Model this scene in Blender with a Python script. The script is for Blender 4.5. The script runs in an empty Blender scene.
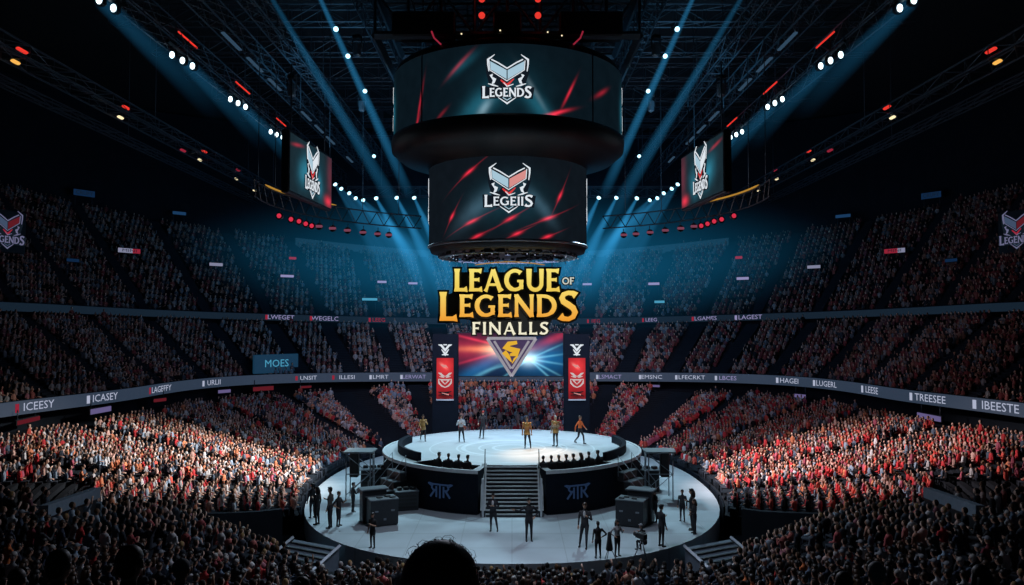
import bpy, bmesh, math, random
import numpy as np
from mathutils import Vector, Matrix, Quaternion

random.seed(7)
rng = np.random.default_rng(7)
SC = bpy.context.scene
COL = SC.collection
PI = math.pi
R = math.radians

# ------------------------------------------------------------------ camera
F = 780.0
PITCH = math.atan((322 - 292.5) / F)
CZ = 10.3
cam_d = bpy.data.cameras.new('camera')
cam = bpy.data.objects.new('camera', cam_d)
COL.objects.link(cam)
cam.location = (0, 0, CZ)
cam.rotation_euler = (PI / 2 + PITCH, 0, 0)
cam_d.sensor_width = 36
cam_d.lens = 36 * F / 1024
cam_d.clip_end = 400
SC.camera = cam
SC.view_settings.view_transform = 'Standard'
SC.view_settings.look = 'None'


def ray(px, py):
    dx = (px - 512) / F
    dy = (292.5 - py) / F
    return Vector((dx, math.cos(PITCH) - dy * math.sin(PITCH), math.sin(PITCH) + dy * math.cos(PITCH)))


def at(px, py, Y):
    d = ray(px, py)
    return Vector((0, 0, CZ)) + d * (Y / d.y)


def atz(px, py, z):
    d = ray(px, py)
    return Vector((0, 0, CZ)) + d * ((z - CZ) / d.z)


def proj(p):
    x, y, z = p[0], p[1], p[2] - CZ
    f = y * math.cos(PITCH) + z * math.sin(PITCH)
    u = -y * math.sin(PITCH) + z * math.cos(PITCH)
    if f < .1:
        return (-9999, -9999)
    return (512 + F * x / f, 292.5 - F * u / f)


# ------------------------------------------------------------------ materials
def new_mat(name):
    m = bpy.data.materials.new(name)
    m.use_nodes = True
    nt = m.node_tree
    for n in list(nt.nodes):
        nt.nodes.remove(n)
    out = nt.nodes.new('ShaderNodeOutputMaterial')
    return m, nt, out


def mat(name, col, rough=.6, metal=0, noise=.25, scale=6, emis=None, es=0, spec=.5):
    m, nt, out = new_mat(name)
    b = nt.nodes.new('ShaderNodeBsdfPrincipled')
    tc = nt.nodes.new('ShaderNodeTexCoord')
    nz = nt.nodes.new('ShaderNodeTexNoise')
    nz.inputs['Scale'].default_value = scale
    nz.inputs['Detail'].default_value = 3
    rp = nt.nodes.new('ShaderNodeMapRange')
    rp.inputs['To Min'].default_value = 1 - noise
    rp.inputs['To Max'].default_value = 1 + noise
    mx = nt.nodes.new('ShaderNodeVectorMath')
    mx.operation = 'SCALE'
    mx.inputs[0].default_value = col[:3]
    nt.links.new(tc.outputs['Object'], nz.inputs['Vector'])
    nt.links.new(nz.outputs['Fac'], rp.inputs['Value'])
    nt.links.new(rp.outputs['Result'], mx.inputs['Scale'])
    nt.links.new(mx.outputs['Vector'], b.inputs['Base Color'])
    b.inputs['Roughness'].default_value = rough
    b.inputs['Metallic'].default_value = metal
    b.inputs['Specular IOR Level'].default_value = spec
    if emis:
        b.inputs['Emission Color'].default_value = (*emis, 1)
        b.inputs['Emission Strength'].default_value = es
    nt.links.new(b.outputs[0], out.inputs['Surface'])
    return m


def emat(name, col, s=1.0, light=True):
    m, nt, out = new_mat(name)
    e = nt.nodes.new('ShaderNodeEmission')
    e.inputs['Color'].default_value = (*col, 1)
    e.inputs['Strength'].default_value = s
    nt.links.new(e.outputs[0], out.inputs['Surface'])
    if not light:
        m.cycles.emission_sampling = 'NONE'
    return m


def objcol_mat(name, rough=.8):
    """cloth whose colour is the object's own colour"""
    m, nt, out = new_mat(name)
    b = nt.nodes.new('ShaderNodeBsdfPrincipled')
    oi = nt.nodes.new('ShaderNodeObjectInfo')
    tc = nt.nodes.new('ShaderNodeTexCoord')
    nz = nt.nodes.new('ShaderNodeTexNoise')
    nz.inputs['Scale'].default_value = 9
    rp = nt.nodes.new('ShaderNodeMapRange')
    rp.inputs['To Min'].default_value = .7
    rp.inputs['To Max'].default_value = 1.3
    mx = nt.nodes.new('ShaderNodeVectorMath')
    mx.operation = 'SCALE'
    nt.links.new(tc.outputs['Object'], nz.inputs['Vector'])
    nt.links.new(nz.outputs['Fac'], rp.inputs['Value'])
    nt.links.new(oi.outputs['Color'], mx.inputs[0])
    nt.links.new(rp.outputs['Result'], mx.inputs['Scale'])
    nt.links.new(mx.outputs['Vector'], b.inputs['Base Color'])
    b.inputs['Roughness'].default_value = rough
    nt.links.new(b.outputs[0], out.inputs['Surface'])
    return m


class NT:
    """small arithmetic helper over shader nodes"""
    def __init__(s, nt):
        s.nt = nt

    def m(s, op, a, b=None, c=None):
        n = s.nt.nodes.new('ShaderNodeMath')
        n.operation = op
        for i, v in enumerate((a, b, c)):
            if v is None:
                continue
            if isinstance(v, (int, float)):
                n.inputs[i].default_value = v
            else:
                s.nt.links.new(v, n.inputs[i])
        return n.outputs[0]

    def blob(s, u, v, u0, v0, su, sv, ang):
        c, sn = math.cos(ang), math.sin(ang)
        # a = (du*c+dv*s)/su ; b = (-du*s+dv*c)/sv
        a = s.m('MULTIPLY_ADD', u, c / su, s.m('MULTIPLY_ADD', v, sn / su, -(u0 * c + v0 * sn) / su))
        b = s.m('MULTIPLY_ADD', u, -sn / sv, s.m('MULTIPLY_ADD', v, c / sv, (u0 * sn - v0 * c) / sv))
        r = s.m('MULTIPLY_ADD', a, a, s.m('MULTIPLY', b, b))
        return s.m('EXPONENT', s.m('MULTIPLY', r, -1.0))

    def scale(s, col, fac):
        n = s.nt.nodes.new('ShaderNodeVectorMath')
        n.operation = 'SCALE'
        n.inputs[0].default_value = col
        s.nt.links.new(fac, n.inputs['Scale'])
        return n.outputs[0]

    def vadd(s, a, b):
        n = s.nt.nodes.new('ShaderNodeVectorMath')
        n.operation = 'ADD'
        for i, v in enumerate((a, b)):
            if isinstance(v, tuple):
                n.inputs[i].default_value = v
            else:
                s.nt.links.new(v, n.inputs[i])
        return n.outputs[0]


def screen_mat(name, base, blobs, strength=1.0, grain=.35):
    """LED screen: dark ground plus soft light patches and streaks, laid out on the UV map (metres)"""
    m, nt, out = new_mat(name)
    h = NT(nt)
    uvn = nt.nodes.new('ShaderNodeUVMap')
    sp = nt.nodes.new('ShaderNodeSeparateXYZ')
    nt.links.new(uvn.outputs[0], sp.inputs[0])
    nz = nt.nodes.new('ShaderNodeTexNoise')
    nz.inputs['Scale'].default_value = 1.1
    nz.inputs['Detail'].default_value = 6
    nt.links.new(uvn.outputs[0], nz.inputs['Vector'])
    u, v = sp.outputs[0], sp.outputs[1]
    acc = base
    for (u0, v0, su, sv, a, col, st) in blobs:
        b = h.blob(u, v, u0, v0, su, sv, R(a))
        acc = h.vadd(acc, h.scale(tuple(c * st for c in col), b))
    g = h.m('MULTIPLY_ADD', nz.outputs['Fac'], 2 * grain, 1 - grain)
    n = nt.nodes.new('ShaderNodeVectorMath')
    n.operation = 'SCALE'
    nt.links.new(acc, n.inputs[0])
    nt.links.new(g, n.inputs['Scale'])
    e = nt.nodes.new('ShaderNodeEmission')
    nt.links.new(n.outputs[0], e.inputs['Color'])
    e.inputs['Strength'].default_value = strength
    nt.links.new(e.outputs[0], out.inputs['Surface'])
    return m


def beam_mat(name, col, s, L, decay, r0, r1):
    """glowing haze inside a light beam: fades with distance from the lamp (object z)"""
    m, nt, out = new_mat(name)
    h = NT(nt)
    tc = nt.nodes.new('ShaderNodeTexCoord')
    sp = nt.nodes.new('ShaderNodeSeparateXYZ')
    nt.links.new(tc.outputs['Object'], sp.inputs[0])
    z = h.m('DIVIDE', sp.outputs[2], L)
    f = h.m('EXPONENT', h.m('MULTIPLY', z, -decay))
    rr_ = h.m('SQRT', h.m('MULTIPLY_ADD', sp.outputs[0], sp.outputs[0], h.m('MULTIPLY', sp.outputs[1], sp.outputs[1])))
    q = h.m('DIVIDE', rr_, h.m('MULTIPLY_ADD', z, r1 - r0, r0))
    f = h.m('MULTIPLY', f, h.m('MAXIMUM', h.m('SUBTRACT', 1.0, h.m('MULTIPLY', q, q)), 0.0))
    g = h.m('MULTIPLY', f, h.m('MAXIMUM', h.m('SUBTRACT', 1.0, z), 0.0))
    e = nt.nodes.new('ShaderNodeEmission')
    e.inputs['Color'].default_value = (*col, 1)
    nt.links.new(h.m('MULTIPLY', g, s), e.inputs['Strength'])
    nt.links.new(e.outputs[0], out.inputs['Volume'])
    return m


M = {}
M['skin'] = mat('skin', (.50, .29, .20), .55, noise=.1)
M['skin_dark'] = mat('skin_brown', (.22, .12, .075), .55, noise=.1)
M['hair'] = mat('hair_dark', (.012, .010, .010), .5, noise=.4, scale=40)
M['hair_brown'] = mat('hair_brown', (.06, .03, .015), .5, noise=.4, scale=40)
M['hair_grey'] = mat('hair_grey', (.35, .34, .33), .6, noise=.3, scale=40)
M['cap'] = mat('cap_cloth', (.22, .24, .27), .8)
M['cloth'] = objcol_mat('cloth')
M['dark_cloth'] = mat('dark_cloth', (.018, .02, .026), .85)
M['navy_cloth'] = mat('navy_cloth', (.025, .035, .055), .85)
M['shoe'] = mat('shoe_leather', (.012, .012, .013), .5)
M['gold'] = mat('gold_armour', (.34, .19, .06), .4, metal=.4)
M['white_cloth'] = mat('white_cloth', (.6, .62, .64), .8)
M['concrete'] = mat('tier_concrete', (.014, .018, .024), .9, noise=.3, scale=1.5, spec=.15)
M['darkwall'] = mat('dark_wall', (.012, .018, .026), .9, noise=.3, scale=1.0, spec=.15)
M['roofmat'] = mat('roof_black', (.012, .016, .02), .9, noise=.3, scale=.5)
M['truss'] = mat('truss_metal', (.06, .08, .10), .45, metal=.4)
M['black'] = mat('black_paint', (.010, .012, .015), .5)
M['blackgloss'] = mat('black_satin', (.006, .007, .009), .5)
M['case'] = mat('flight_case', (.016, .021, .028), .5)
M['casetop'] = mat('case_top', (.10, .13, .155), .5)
M['metal'] = mat('grey_metal', (.22, .26, .30), .4, metal=.4)
M['parapet'] = mat('parapet_grey', (.16, .21, .27), .7)
M['navy'] = mat('navy_fascia', (.004, .008, .015), .75, noise=.3, scale=2, spec=.12)
M['rim'] = mat('stage_rim', (.50, .55, .58), .5, noise=.15)
M['lamp_white'] = emat('lamp_white', (.72, .93, 1.0), 3.2, False)
M['lamp_blue'] = emat('lamp_blue_white', (.45, .85, 1.0), 2.6, False)
M['lamp_red'] = emat('lamp_red', (1.0, .05, .035), .8, False)
M['lamp_pink'] = emat('lamp_pink', (.85, .04, .09), .75, False)
M['lamp_dim'] = emat('lamp_dim_mauve', (.26, .07, .12), .7, False)
M['lamp_amber'] = emat('lamp_amber', (1.0, .50, .10), .95, False)
M['lamp_cream'] = emat('lamp_cream', (1.0, .85, .5), 1.1, False)
M['amber_line'] = emat('amber_line', (.75, .38, .06), .55, False)
M['walk_reflection'] = emat('walkway_reflection', (.028, .06, .10), 1.0, False)
M['g_white'] = emat('graphic_white', (.78, .84, .90), .95, False)
M['g_blue'] = emat('graphic_ice_blue', (.42, .62, .74), .9, False)
M['g_grey'] = emat('graphic_grey', (.40, .40, .46), .9, False)
M['g_red'] = emat('graphic_red', (.75, .05, .05), .9, False)
M['g_pink'] = emat('graphic_pink', (.75, .30, .28), .9, False)
M['g_dark'] = emat('graphic_dark', (.006, .010, .016), 1, False)
M['g_emblem'] = emat('emblem_blue', (.010, .021, .050), 1, False)
M['sign_white'] = emat('sign_white', (.50, .54, .70), .8, False)
M['sign_lav'] = emat('sign_lavender', (.33, .30, .55), .8, False)
M['sign_red'] = emat('sign_red', (.34, .02, .045), .8, False)
M['sign_blue'] = emat('sign_blue', (.005, .022, .065), .8, False)
M['sign_cyan'] = emat('sign_cyan', (.08, .38, .58), .8, False)
M['ledband'] = mat('led_band', (.02, .028, .04), .5, emis=(.026, .040, .066), es=1.0)
M['ledband2'] = mat('led_band_upper', (.008, .012, .02), .6, emis=(.007, .015, .026), es=1.0, spec=.1)


# ------------------------------------------------------------------ objects
def tag(o, label=None, cat=None, group=None, kind=None):
    if label: o['label'] = label
    if cat: o['category'] = cat
    if group: o['group'] = group
    if kind: o['kind'] = kind
    return o


def empty(name, loc, rz=0, label=None, cat=None, group=None):
    o = bpy.data.objects.new(name, None)
    o.empty_display_size = .2
    COL.objects.link(o)
    o.location = loc
    o.rotation_euler = (0, 0, rz)
    return tag(o, label, cat, group)


def copy_tree(o, parent=None):
    c = o.copy()
    COL.objects.link(c)
    c.parent = parent
    for ch in o.children:
        copy_tree(ch, c)
    return c


class MB:
    def __init__(s):
        s.v, s.f, s.mi, s.sm = [], [], [], []
        s.uv = None

    def add(s, vs, fs, mi=0, smooth=False):
        b = len(s.v)
        s.v += [tuple(p) for p in vs]
        for f in fs:
            s.f.append(tuple(b + i for i in f))
            s.mi.append(mi)
            s.sm.append(smooth)

    def box(s, c, d, mi=0, rz=0, bev=0):
        x, y, z = d[0] / 2, d[1] / 2, d[2] / 2
        cs, sn = math.cos(rz), math.sin(rz)
        if bev <= 0:
            pts = [(-x, -y, -z), (x, -y, -z), (x, y, -z), (-x, y, -z), (-x, -y, z), (x, -y, z), (x, y, z), (-x, y, z)]
            fs = [(0, 3, 2, 1), (4, 5, 6, 7), (0, 1, 5, 4), (1, 2, 6, 5), (2, 3, 7, 6), (3, 0, 4, 7)]
        else:
            b = min(bev, x * .9, y * .9, z * .9)
            pts, fs = [], []
            def ring(zz, k):
                return [(-x + k, -y, zz), (x - k, -y, zz), (x, -y + k, zz), (x, y - k, zz), (x - k, y, zz), (-x + k, y, zz), (-x, y - k, zz), (-x, -y + k, zz)]
            def inset(zz):
                return [(px * (x - b) / x, py * (y - b) / y, zz) for px, py, _ in ring(zz, b)]
            for rr in (inset(-z), ring(-z + b, b), ring(z - b, b), inset(z)):
                pts += rr
            for k in range(3):
                for i in range(8):
                    j = (i + 1) % 8
                    fs.append((k * 8 + i, k * 8 + j, k * 8 + 8 + j, k * 8 + 8 + i))
            fs.append(tuple(range(7, -1, -1)))
            fs.append(tuple(range(24, 32)))
        s.add([(c[0] + p[0] * cs - p[1] * sn, c[1] + p[0] * sn + p[1] * cs, c[2] + p[2]) for p in pts], fs, mi)

    def tube(s, pts, rad, n=6, mi=0, smooth=True, cap=True):
        pts = [Vector(p) for p in pts]
        if not isinstance(rad, (list, tuple)):
            rad = [rad] * len(pts)
        vs, fs = [], []
        prev = None
        for i, p in enumerate(pts):
            if i == 0: t = pts[1] - p
            elif i == len(pts) - 1: t = p - pts[i - 1]
            else: t = (pts[i + 1] - p).normalized() + (p - pts[i - 1]).normalized()
            t = t.normalized() if t.length > 1e-9 else Vector((0, 0, 1))
            if prev is None:
                a = t.cross(Vector((0, 0, 1)))
                if a.length < .05: a = t.cross(Vector((0, 1, 0)))
            else:
                a = prev - t * prev.dot(t)
            a.normalize()
            prev = a
            b = t.cross(a)
            for k in range(n):
                th = 2 * PI * k / n
                vs.append(p + a * (rad[i] * math.cos(th)) + b * (rad[i] * math.sin(th)))
        for i in range(len(pts) - 1):
            for k in range(n):
                j = (k + 1) % n
                fs.append((i * n + k, i * n + j, (i + 1) * n + j, (i + 1) * n + k))
        if cap:
            fs.append(tuple(range(n - 1, -1, -1)))
            m = (len(pts) - 1) * n
            fs.append(tuple(range(m, m + n)))
        s.add(vs, fs, mi, smooth)

    def bar(s, a, b, w, mi=0):
        s.tube([a, b], w * .7071, 4, mi, False)

    def ell(s, c, r, mi=0, nu=12, nv=8, rot=None, zmin=-1.0):
        vs, fs = [], []
        for j in range(nv + 1):
            ph = PI * j / nv
            zz = max(math.cos(ph), zmin)
            rr = math.sin(ph)
            for i in range(nu):
                th = 2 * PI * i / nu
                p = Vector((r[0] * rr * math.cos(th), r[1] * rr * math.sin(th), r[2] * zz))
                if rot: p = rot @ p
                vs.append(Vector(c) + p)
        for j in range(nv):
            for i in range(nu):
                k = (i + 1) % nu
                fs.append((j * nu + i, (j + 1) * nu + i, (j + 1) * nu + k, j * nu + k))
        s.add(vs, fs, mi, True)

    def lathe(s, prof, c=(0, 0, 0), n=48, mi=0, smooth=True, a0=0, a1=360):
        """prof: list of (r, z); angle measured from -y"""
        full = abs(a1 - a0) >= 359.9
        cols = n if full else n + 1
        vs, fs = [], []
        for i in range(cols):
            a = R(a0 + (a1 - a0) * i / n)
            for (r, z) in prof:
                vs.append((c[0] + r * math.sin(a), c[1] - r * math.cos(a), c[2] + z))
        k = len(prof)
        for i in range(n):
            j = (i + 1) % cols
            for q in range(k - 1):
                fs.append((i * k + q, j * k + q, j * k + q + 1, i * k + q + 1))
        s.add(vs, fs, mi, smooth)

    def strip(s, pts, wid, mapf, d0=0.0, d1=.05, mi=0):
        """flat ribbon stroke along 2-D pts with widths, mapped by mapf(u, v, depth) into space"""
        n = len(pts)
        P = [Vector((p[0], p[1])) for p in pts]
        if not isinstance(wid, (list, tuple)): wid = [wid] * n
        L, Rr = [], []
        for i in range(n):
            if i == 0: t = (P[1] - P[0]).normalized(); k = 1
            elif i == n - 1: t = (P[i] - P[i - 1]).normalized(); k = 1
            else:
                a, b = (P[i] - P[i - 1]).normalized(), (P[i + 1] - P[i]).normalized()
                t = (a + b)
                t = t.normalized() if t.length > 1e-6 else a
                k = min(1.0 / max(.35, t.dot(a)), 2.5)
            nn = Vector((-t.y, t.x)) * (wid[i] / 2 * k)
            L.append(P[i] + nn)
            Rr.append(P[i] - nn)
        vs, fs = [], []
        for i in range(n):
            for q in (L[i], Rr[i]):
                vs.append(mapf(q.x, q.y, d0))
                vs.append(mapf(q.x, q.y, d1))
        for i in range(n - 1):
            a, b = i * 4, i * 4 + 4
            fs += [(a, a + 2, b + 2, b), (a + 1, b + 1, b + 3, a + 3), (a, b, b + 1, a + 1), (a + 2, a + 3, b + 3, b + 2)]
        fs += [(0, 1, 3, 2), (4 * n - 4, 4 * n - 2, 4 * n - 1, 4 * n - 3)]
        s.add(vs, fs, mi)

    def poly(s, pts, mapf, d0=0.0, d1=.05, mi=0):
        n = len(pts)
        vs = [mapf(p[0], p[1], d0) for p in pts] + [mapf(p[0], p[1], d1) for p in pts]
        fs = [tuple(range(n)), tuple(range(2 * n - 1, n - 1, -1))]
        for i in range(n):
            j = (i + 1) % n
            fs.append((i, i + n, j + n, j))
        s.add(vs, fs, mi)

    def mesh(s, name, mats):
        me = bpy.data.meshes.new(name)
        me.from_pydata([tuple(p) for p in s.v], [], s.f)
        for m in (mats if isinstance(mats, (list, tuple)) else [mats]):
            me.materials.append(m)
        me.polygons.foreach_set('material_index', s.mi)
        me.polygons.foreach_set('use_smooth', s.sm)
        if s.uv:
            ul = me.uv_layers.new(name='UVMap')
            for lp in me.loops:
                ul.data[lp.index].uv = s.uv[lp.vertex_index]
        me.update()
        return me

    def build(s, name, mats, parent=None, **kw):
        o = bpy.data.objects.new(name, s.mesh(name, mats))
        COL.objects.link(o)
        if parent: o.parent = parent
        return tag(o, **kw)


def hang(o, parent):
    o.parent = parent
    return o


# ------------------------------------------------------------------ lettering (flared strokes on a unit-high letter)
def arc(cx, cy, rx, ry, a0, a1, n=14):
    return [(cx + rx * math.cos(R(a0 + (a1 - a0) * i / n)), cy + ry * math.sin(R(a0 + (a1 - a0) * i / n))) for i in range(n + 1)]


T = .19
def fl(p0, p1, w=T, k=1.35, mid=None):
    """straight stroke with flared ends"""
    a, b = Vector(p0), Vector(p1)
    return ([tuple(a), tuple(a.lerp(b, .18)), tuple(a.lerp(b, .82)), tuple(b)], [w * k, w, w, w * k])

def GL(ch):
    h = .145
    if ch == 'L': return .60, [fl((.14, 0), (.14, 1)), ([(.05, .075), (.45, .075), (.58, .10)], [.15, .15, .26])]
    if ch == 'E': return .62, [fl((.14, 0), (.14, 1)), ([(.05, .925), (.42, .925), (.56, .90)], [.15, .13, .24]), ([(.14, .52), (.40, .52), (.47, .52)], [.13, .12, .2]), ([(.05, .075), (.45, .075), (.59, .10)], [.15, .13, .26])]
    if ch == 'F': return .58, [fl((.14, 0), (.14, 1)), ([(.05, .925), (.42, .925), (.56, .90)], [.15, .14, .24]), ([(.14, .50), (.38, .50), (.46, .50)], [.13, .13, .2])]
    if ch == 'A': return .86, [([(.07, 0), (.13, .12), (.40, .97)], [.18, .12, .13]), ([(.40, .97), (.68, .14), (.76, 0)], [.2, .19, .26]), ([(.2, .30), (.62, .30)], [.11, .11])]
    if ch == 'G': return .88, [(arc(.46, .5, .37, .42, 48, 330, 20), [.22] + [.15] * 6 + [.2] * 8 + [.15] * 6), ([(.73, .48), (.73, .10)], [.18, .18]), ([(.56, .46), (.83, .46)], [.11, .11])]
    if ch == 'U': return .84, [([(.15, 1), (.15, .36)] + arc(.42, .36, .27, .29, 180, 360, 12)[1:] + [(.69, 1)], [.24, .19] + [.17] * 11 + [.16, .2])]
    if ch == 'N': return .88, [fl((.13, 0), (.13, 1), .15), ([(.10, .97), (.76, .03)], [.2, .2]), fl((.75, 0), (.75, 1), .15)]
    if ch == 'D': return .86, [fl((.15, 0), (.15, 1)), ([(.05, .925), (.32, .925)] + arc(.34, .5, .42, .42, 88, -88, 16) + [(.32, .075), (.05, .075)], [.14, .14] + [.15] * 4 + [.2] * 9 + [.15] * 4 + [.14, .14])]
    if ch == 'S': return .66, [([(.56, .84), (.46, .92), (.32, .935), (.18, .88), (.13, .76), (.18, .64), (.33, .54), (.47, .43), (.53, .29), (.47, .14), (.33, .065), (.17, .08), (.07, .17)], [.24, .16, .14, .15, .17, .19, .2, .19, .17, .15, .14, .16, .26])]
    if ch == 'I': return .30, [fl((.15, 0), (.15, 1))]
    if ch == 'O': return .90, [(arc(.45, .5, .36, .42, 0, 360, 26), .17)]
    if ch == 'T': return .70, [fl((.35, 0), (.35, 1)), ([(.02, .90), (.1, .925), (.6, .925), (.68, .90)], [.24, .14, .14, .24])]
    if ch == 'R': return .76, [fl((.14, 0), (.14, 1)), ([(.05, .925), (.32, .925)] + arc(.34, .72, .24, .205, 88, -88, 10) + [(.2, .515)], .14), ([(.32, .52), (.70, 0)], [.17, .24])]
    return .4, []


def word_width(txt, sizes=None, track=.04):
    return sum((GL(c)[0] + track) * (sizes[i] if sizes else 1) for i, c in enumerate(txt)) - track


def word(mb, txt, x0, y0, hgt, mapf, d0=0, d1=.05, mi=0, grow=0.0, sx=1.0, sizes=None, drops=None, track=.04):
    x = x0
    for i, c in enumerate(txt):
        w, st = GL(c)
        k = hgt * (sizes[i] if sizes else 1)
        dy = -(drops[i] * hgt if drops else 0)
        for pts, wid in st:
            wl = wid if isinstance(wid, (list, tuple)) else [wid] * len(pts)
            pts = [Vector(p) for p in pts]
            if grow and (pts[0] - pts[-1]).length > 1e-4:
                pts[0] = pts[0] + (pts[0] - pts[1]).normalized() * grow / k
                pts[-1] = pts[-1] + (pts[-1] - pts[-2]).normalized() * grow / k
            mb.strip([(x + p.x * k * sx, y0 + dy + p.y * k) for p in pts], [q * k + 2 * grow for q in wl], mapf, d0, d1, mi)
        x += (w + track) * k * sx
    return x


def font_mb(txt, size, mapf, mi=0, mb=None, d=0.0):
    """sans lettering from Blender's built-in face, flattened to polygons; centred on u=0, v=0"""
    cu = bpy.data.curves.new('lettering', 'FONT')
    cu.body = txt
    cu.size = size
    cu.align_x = 'CENTER'
    cu.align_y = 'CENTER'
    cu.resolution_u = 2
    ob = bpy.data.objects.new('lettering', cu)
    COL.objects.link(ob)
    dg = bpy.context.evaluated_depsgraph_get()
    me = bpy.data.meshes.new_from_object(ob.evaluated_get(dg))
    mb = mb or MB()
    mb.add([mapf(v.co.x, v.co.y, d) for v in me.vertices], [tuple(p.vertices) for p in me.polygons], mi)
    bpy.data.objects.remove(ob)
    bpy.data.curves.remove(cu)
    bpy.data.meshes.remove(me)
    return mb

# ------------------------------------------------------------------ the bowl (plan given in polar form about the stage)
CY = 50.0


def sstep(a, b, x):
    t = np.clip((x - a) / (b - a), 0, 1)
    return t * t * (3 - 2 * t)


def r_in(ph):
    s, c = np.sin(ph), np.cos(ph)
    return ((np.abs(s) / 12.3) ** 2.3 + (np.abs(c) / 16.6) ** 2.3) ** (-1 / 2.3)


def r_rib(ph):
    s, c = np.abs(np.sin(ph)), np.abs(np.cos(ph))
    r = ((s / 27.2) ** 4 + (c / 23.4) ** 4) ** -.25
    a = np.abs(np.degrees((ph + PI) % (2 * PI) - PI))
    return r * (1 + .11 * sstep(106, 74, a))


def sad(ph):
    return np.sin(ph) ** 2


def pol(ph, r, z):
    return (r * np.sin(ph), CY - r * np.cos(ph), z)


TIERS = {
    'lower': dict(a0=53, a1=307, rows=30, r0=lambda p: r_in(p) + .12, r1=lambda p: r_rib(p) - 1.3,
                  z=lambda p, t: .12 + 3.25 * t ** 1.2 * (1 + .27 * sstep(138, 162, np.abs(np.degrees((p + PI) % (2 * PI) - PI)))) * (.62 + .38 * sstep(52, 76, np.abs(np.degrees((p + PI) % (2 * PI) - PI))))),
    'middle': dict(a0=50, a1=310, rows=15, r0=lambda p: r_rib(p) + .45, r1=lambda p: r_rib(p) + 8.5,
                   z=lambda p, t: 5.05 + (4.3 + 1.1 * sad(p)) * t),
    'upper': dict(a0=50, a1=310, rows=21, r0=lambda p: r_rib(p) + 9.0, r1=lambda p: r_rib(p) + 21,
                  z=lambda p, t: 10.3 + 1.1 * sad(p) + (7.6 + 4.2 * sad(p)) * t),
    'near': dict(a0=-50, a1=50, rows=25, r0=lambda p: 17.0 + 0 * p, r1=lambda p: 38.0 + 0 * p,
                 z=lambda p, t: -1.0 + .235 * 21 * t + 1.1 * sstep(22, 44, np.abs(np.degrees(p))) * np.minimum(1, t * 6) + .1 * sstep(36, 49, np.abs(np.degrees(p))) * np.clip((t - .25) * 3, 0, 1)),
}


def sweep(name, profs, a0, a1, step=2.0, mats=None, **kw):
    """profile (list of functions phi -> (r, z)) carried round the bowl"""
    mb = MB()
    n = int(round((a1 - a0) / step))
    k = len(profs)
    for i in range(n + 1):
        ph = R(a0 + (a1 - a0) * i / n)
        for f in profs:
            r, z = f(ph)
            mb.v.append(tuple(float(q) for q in pol(ph, r, z)))
    for i in range(n):
        for q in range(k - 1):
            mb.f.append((i * k + q, i * k + q + 1, (i + 1) * k + q + 1, (i + 1) * k + q))
            mb.mi.append(0)
            mb.sm.append(False)
    return mb.build(name, mats, **kw)


def tier_surface(key, name):
    T_ = TIERS[key]
    n = T_['rows']
    profs = []
    for k in range(n):
        for (dt, dz) in ((0, 0), (.45, 0), (.45, .40), (1.0, .40)):
            def f(ph, k=k, dt=dt, dz=dz):
                t = (k + dt) / n
                r0, r1 = T_['r0'](ph), T_['r1'](ph)
                return r0 + (r1 - r0) * t, T_['z'](ph, k / n) + dz
            profs.append(f)
    # front face down to the ground of that tier
    profs.insert(0, lambda ph: (T_['r0'](ph), T_['z'](ph, 0) - (1.35 if key == 'lower' else .1)))
    return sweep(name, profs, T_['a0'], T_['a1'], 2.0, M['concrete'], kind='structure')


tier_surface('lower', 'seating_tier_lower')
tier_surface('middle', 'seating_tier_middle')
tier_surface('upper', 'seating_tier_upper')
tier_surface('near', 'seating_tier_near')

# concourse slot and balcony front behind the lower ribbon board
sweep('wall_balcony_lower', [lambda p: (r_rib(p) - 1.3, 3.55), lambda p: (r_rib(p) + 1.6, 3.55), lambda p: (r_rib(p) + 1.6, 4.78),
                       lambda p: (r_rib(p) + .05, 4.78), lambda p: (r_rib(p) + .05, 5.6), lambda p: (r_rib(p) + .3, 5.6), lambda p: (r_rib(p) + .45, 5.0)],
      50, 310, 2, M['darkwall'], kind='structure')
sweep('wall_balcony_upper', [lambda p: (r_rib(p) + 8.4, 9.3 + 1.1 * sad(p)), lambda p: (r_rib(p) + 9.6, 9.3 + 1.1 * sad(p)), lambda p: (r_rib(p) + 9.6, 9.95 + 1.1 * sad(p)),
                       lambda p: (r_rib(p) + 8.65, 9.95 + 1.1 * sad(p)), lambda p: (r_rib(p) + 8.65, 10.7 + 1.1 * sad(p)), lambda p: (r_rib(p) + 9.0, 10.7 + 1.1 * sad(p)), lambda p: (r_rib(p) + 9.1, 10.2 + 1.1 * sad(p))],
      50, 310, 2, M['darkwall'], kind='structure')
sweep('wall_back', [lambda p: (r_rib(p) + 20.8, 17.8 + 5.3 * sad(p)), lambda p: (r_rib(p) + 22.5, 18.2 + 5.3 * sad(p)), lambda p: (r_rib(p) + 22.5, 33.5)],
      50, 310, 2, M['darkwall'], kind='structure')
# ceiling
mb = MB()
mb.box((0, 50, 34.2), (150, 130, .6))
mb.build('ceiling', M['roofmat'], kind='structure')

# ground under everything and the raised arena floor
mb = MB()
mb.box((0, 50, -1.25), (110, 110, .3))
mb.build('ground', M['darkwall'], kind='structure')


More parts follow.
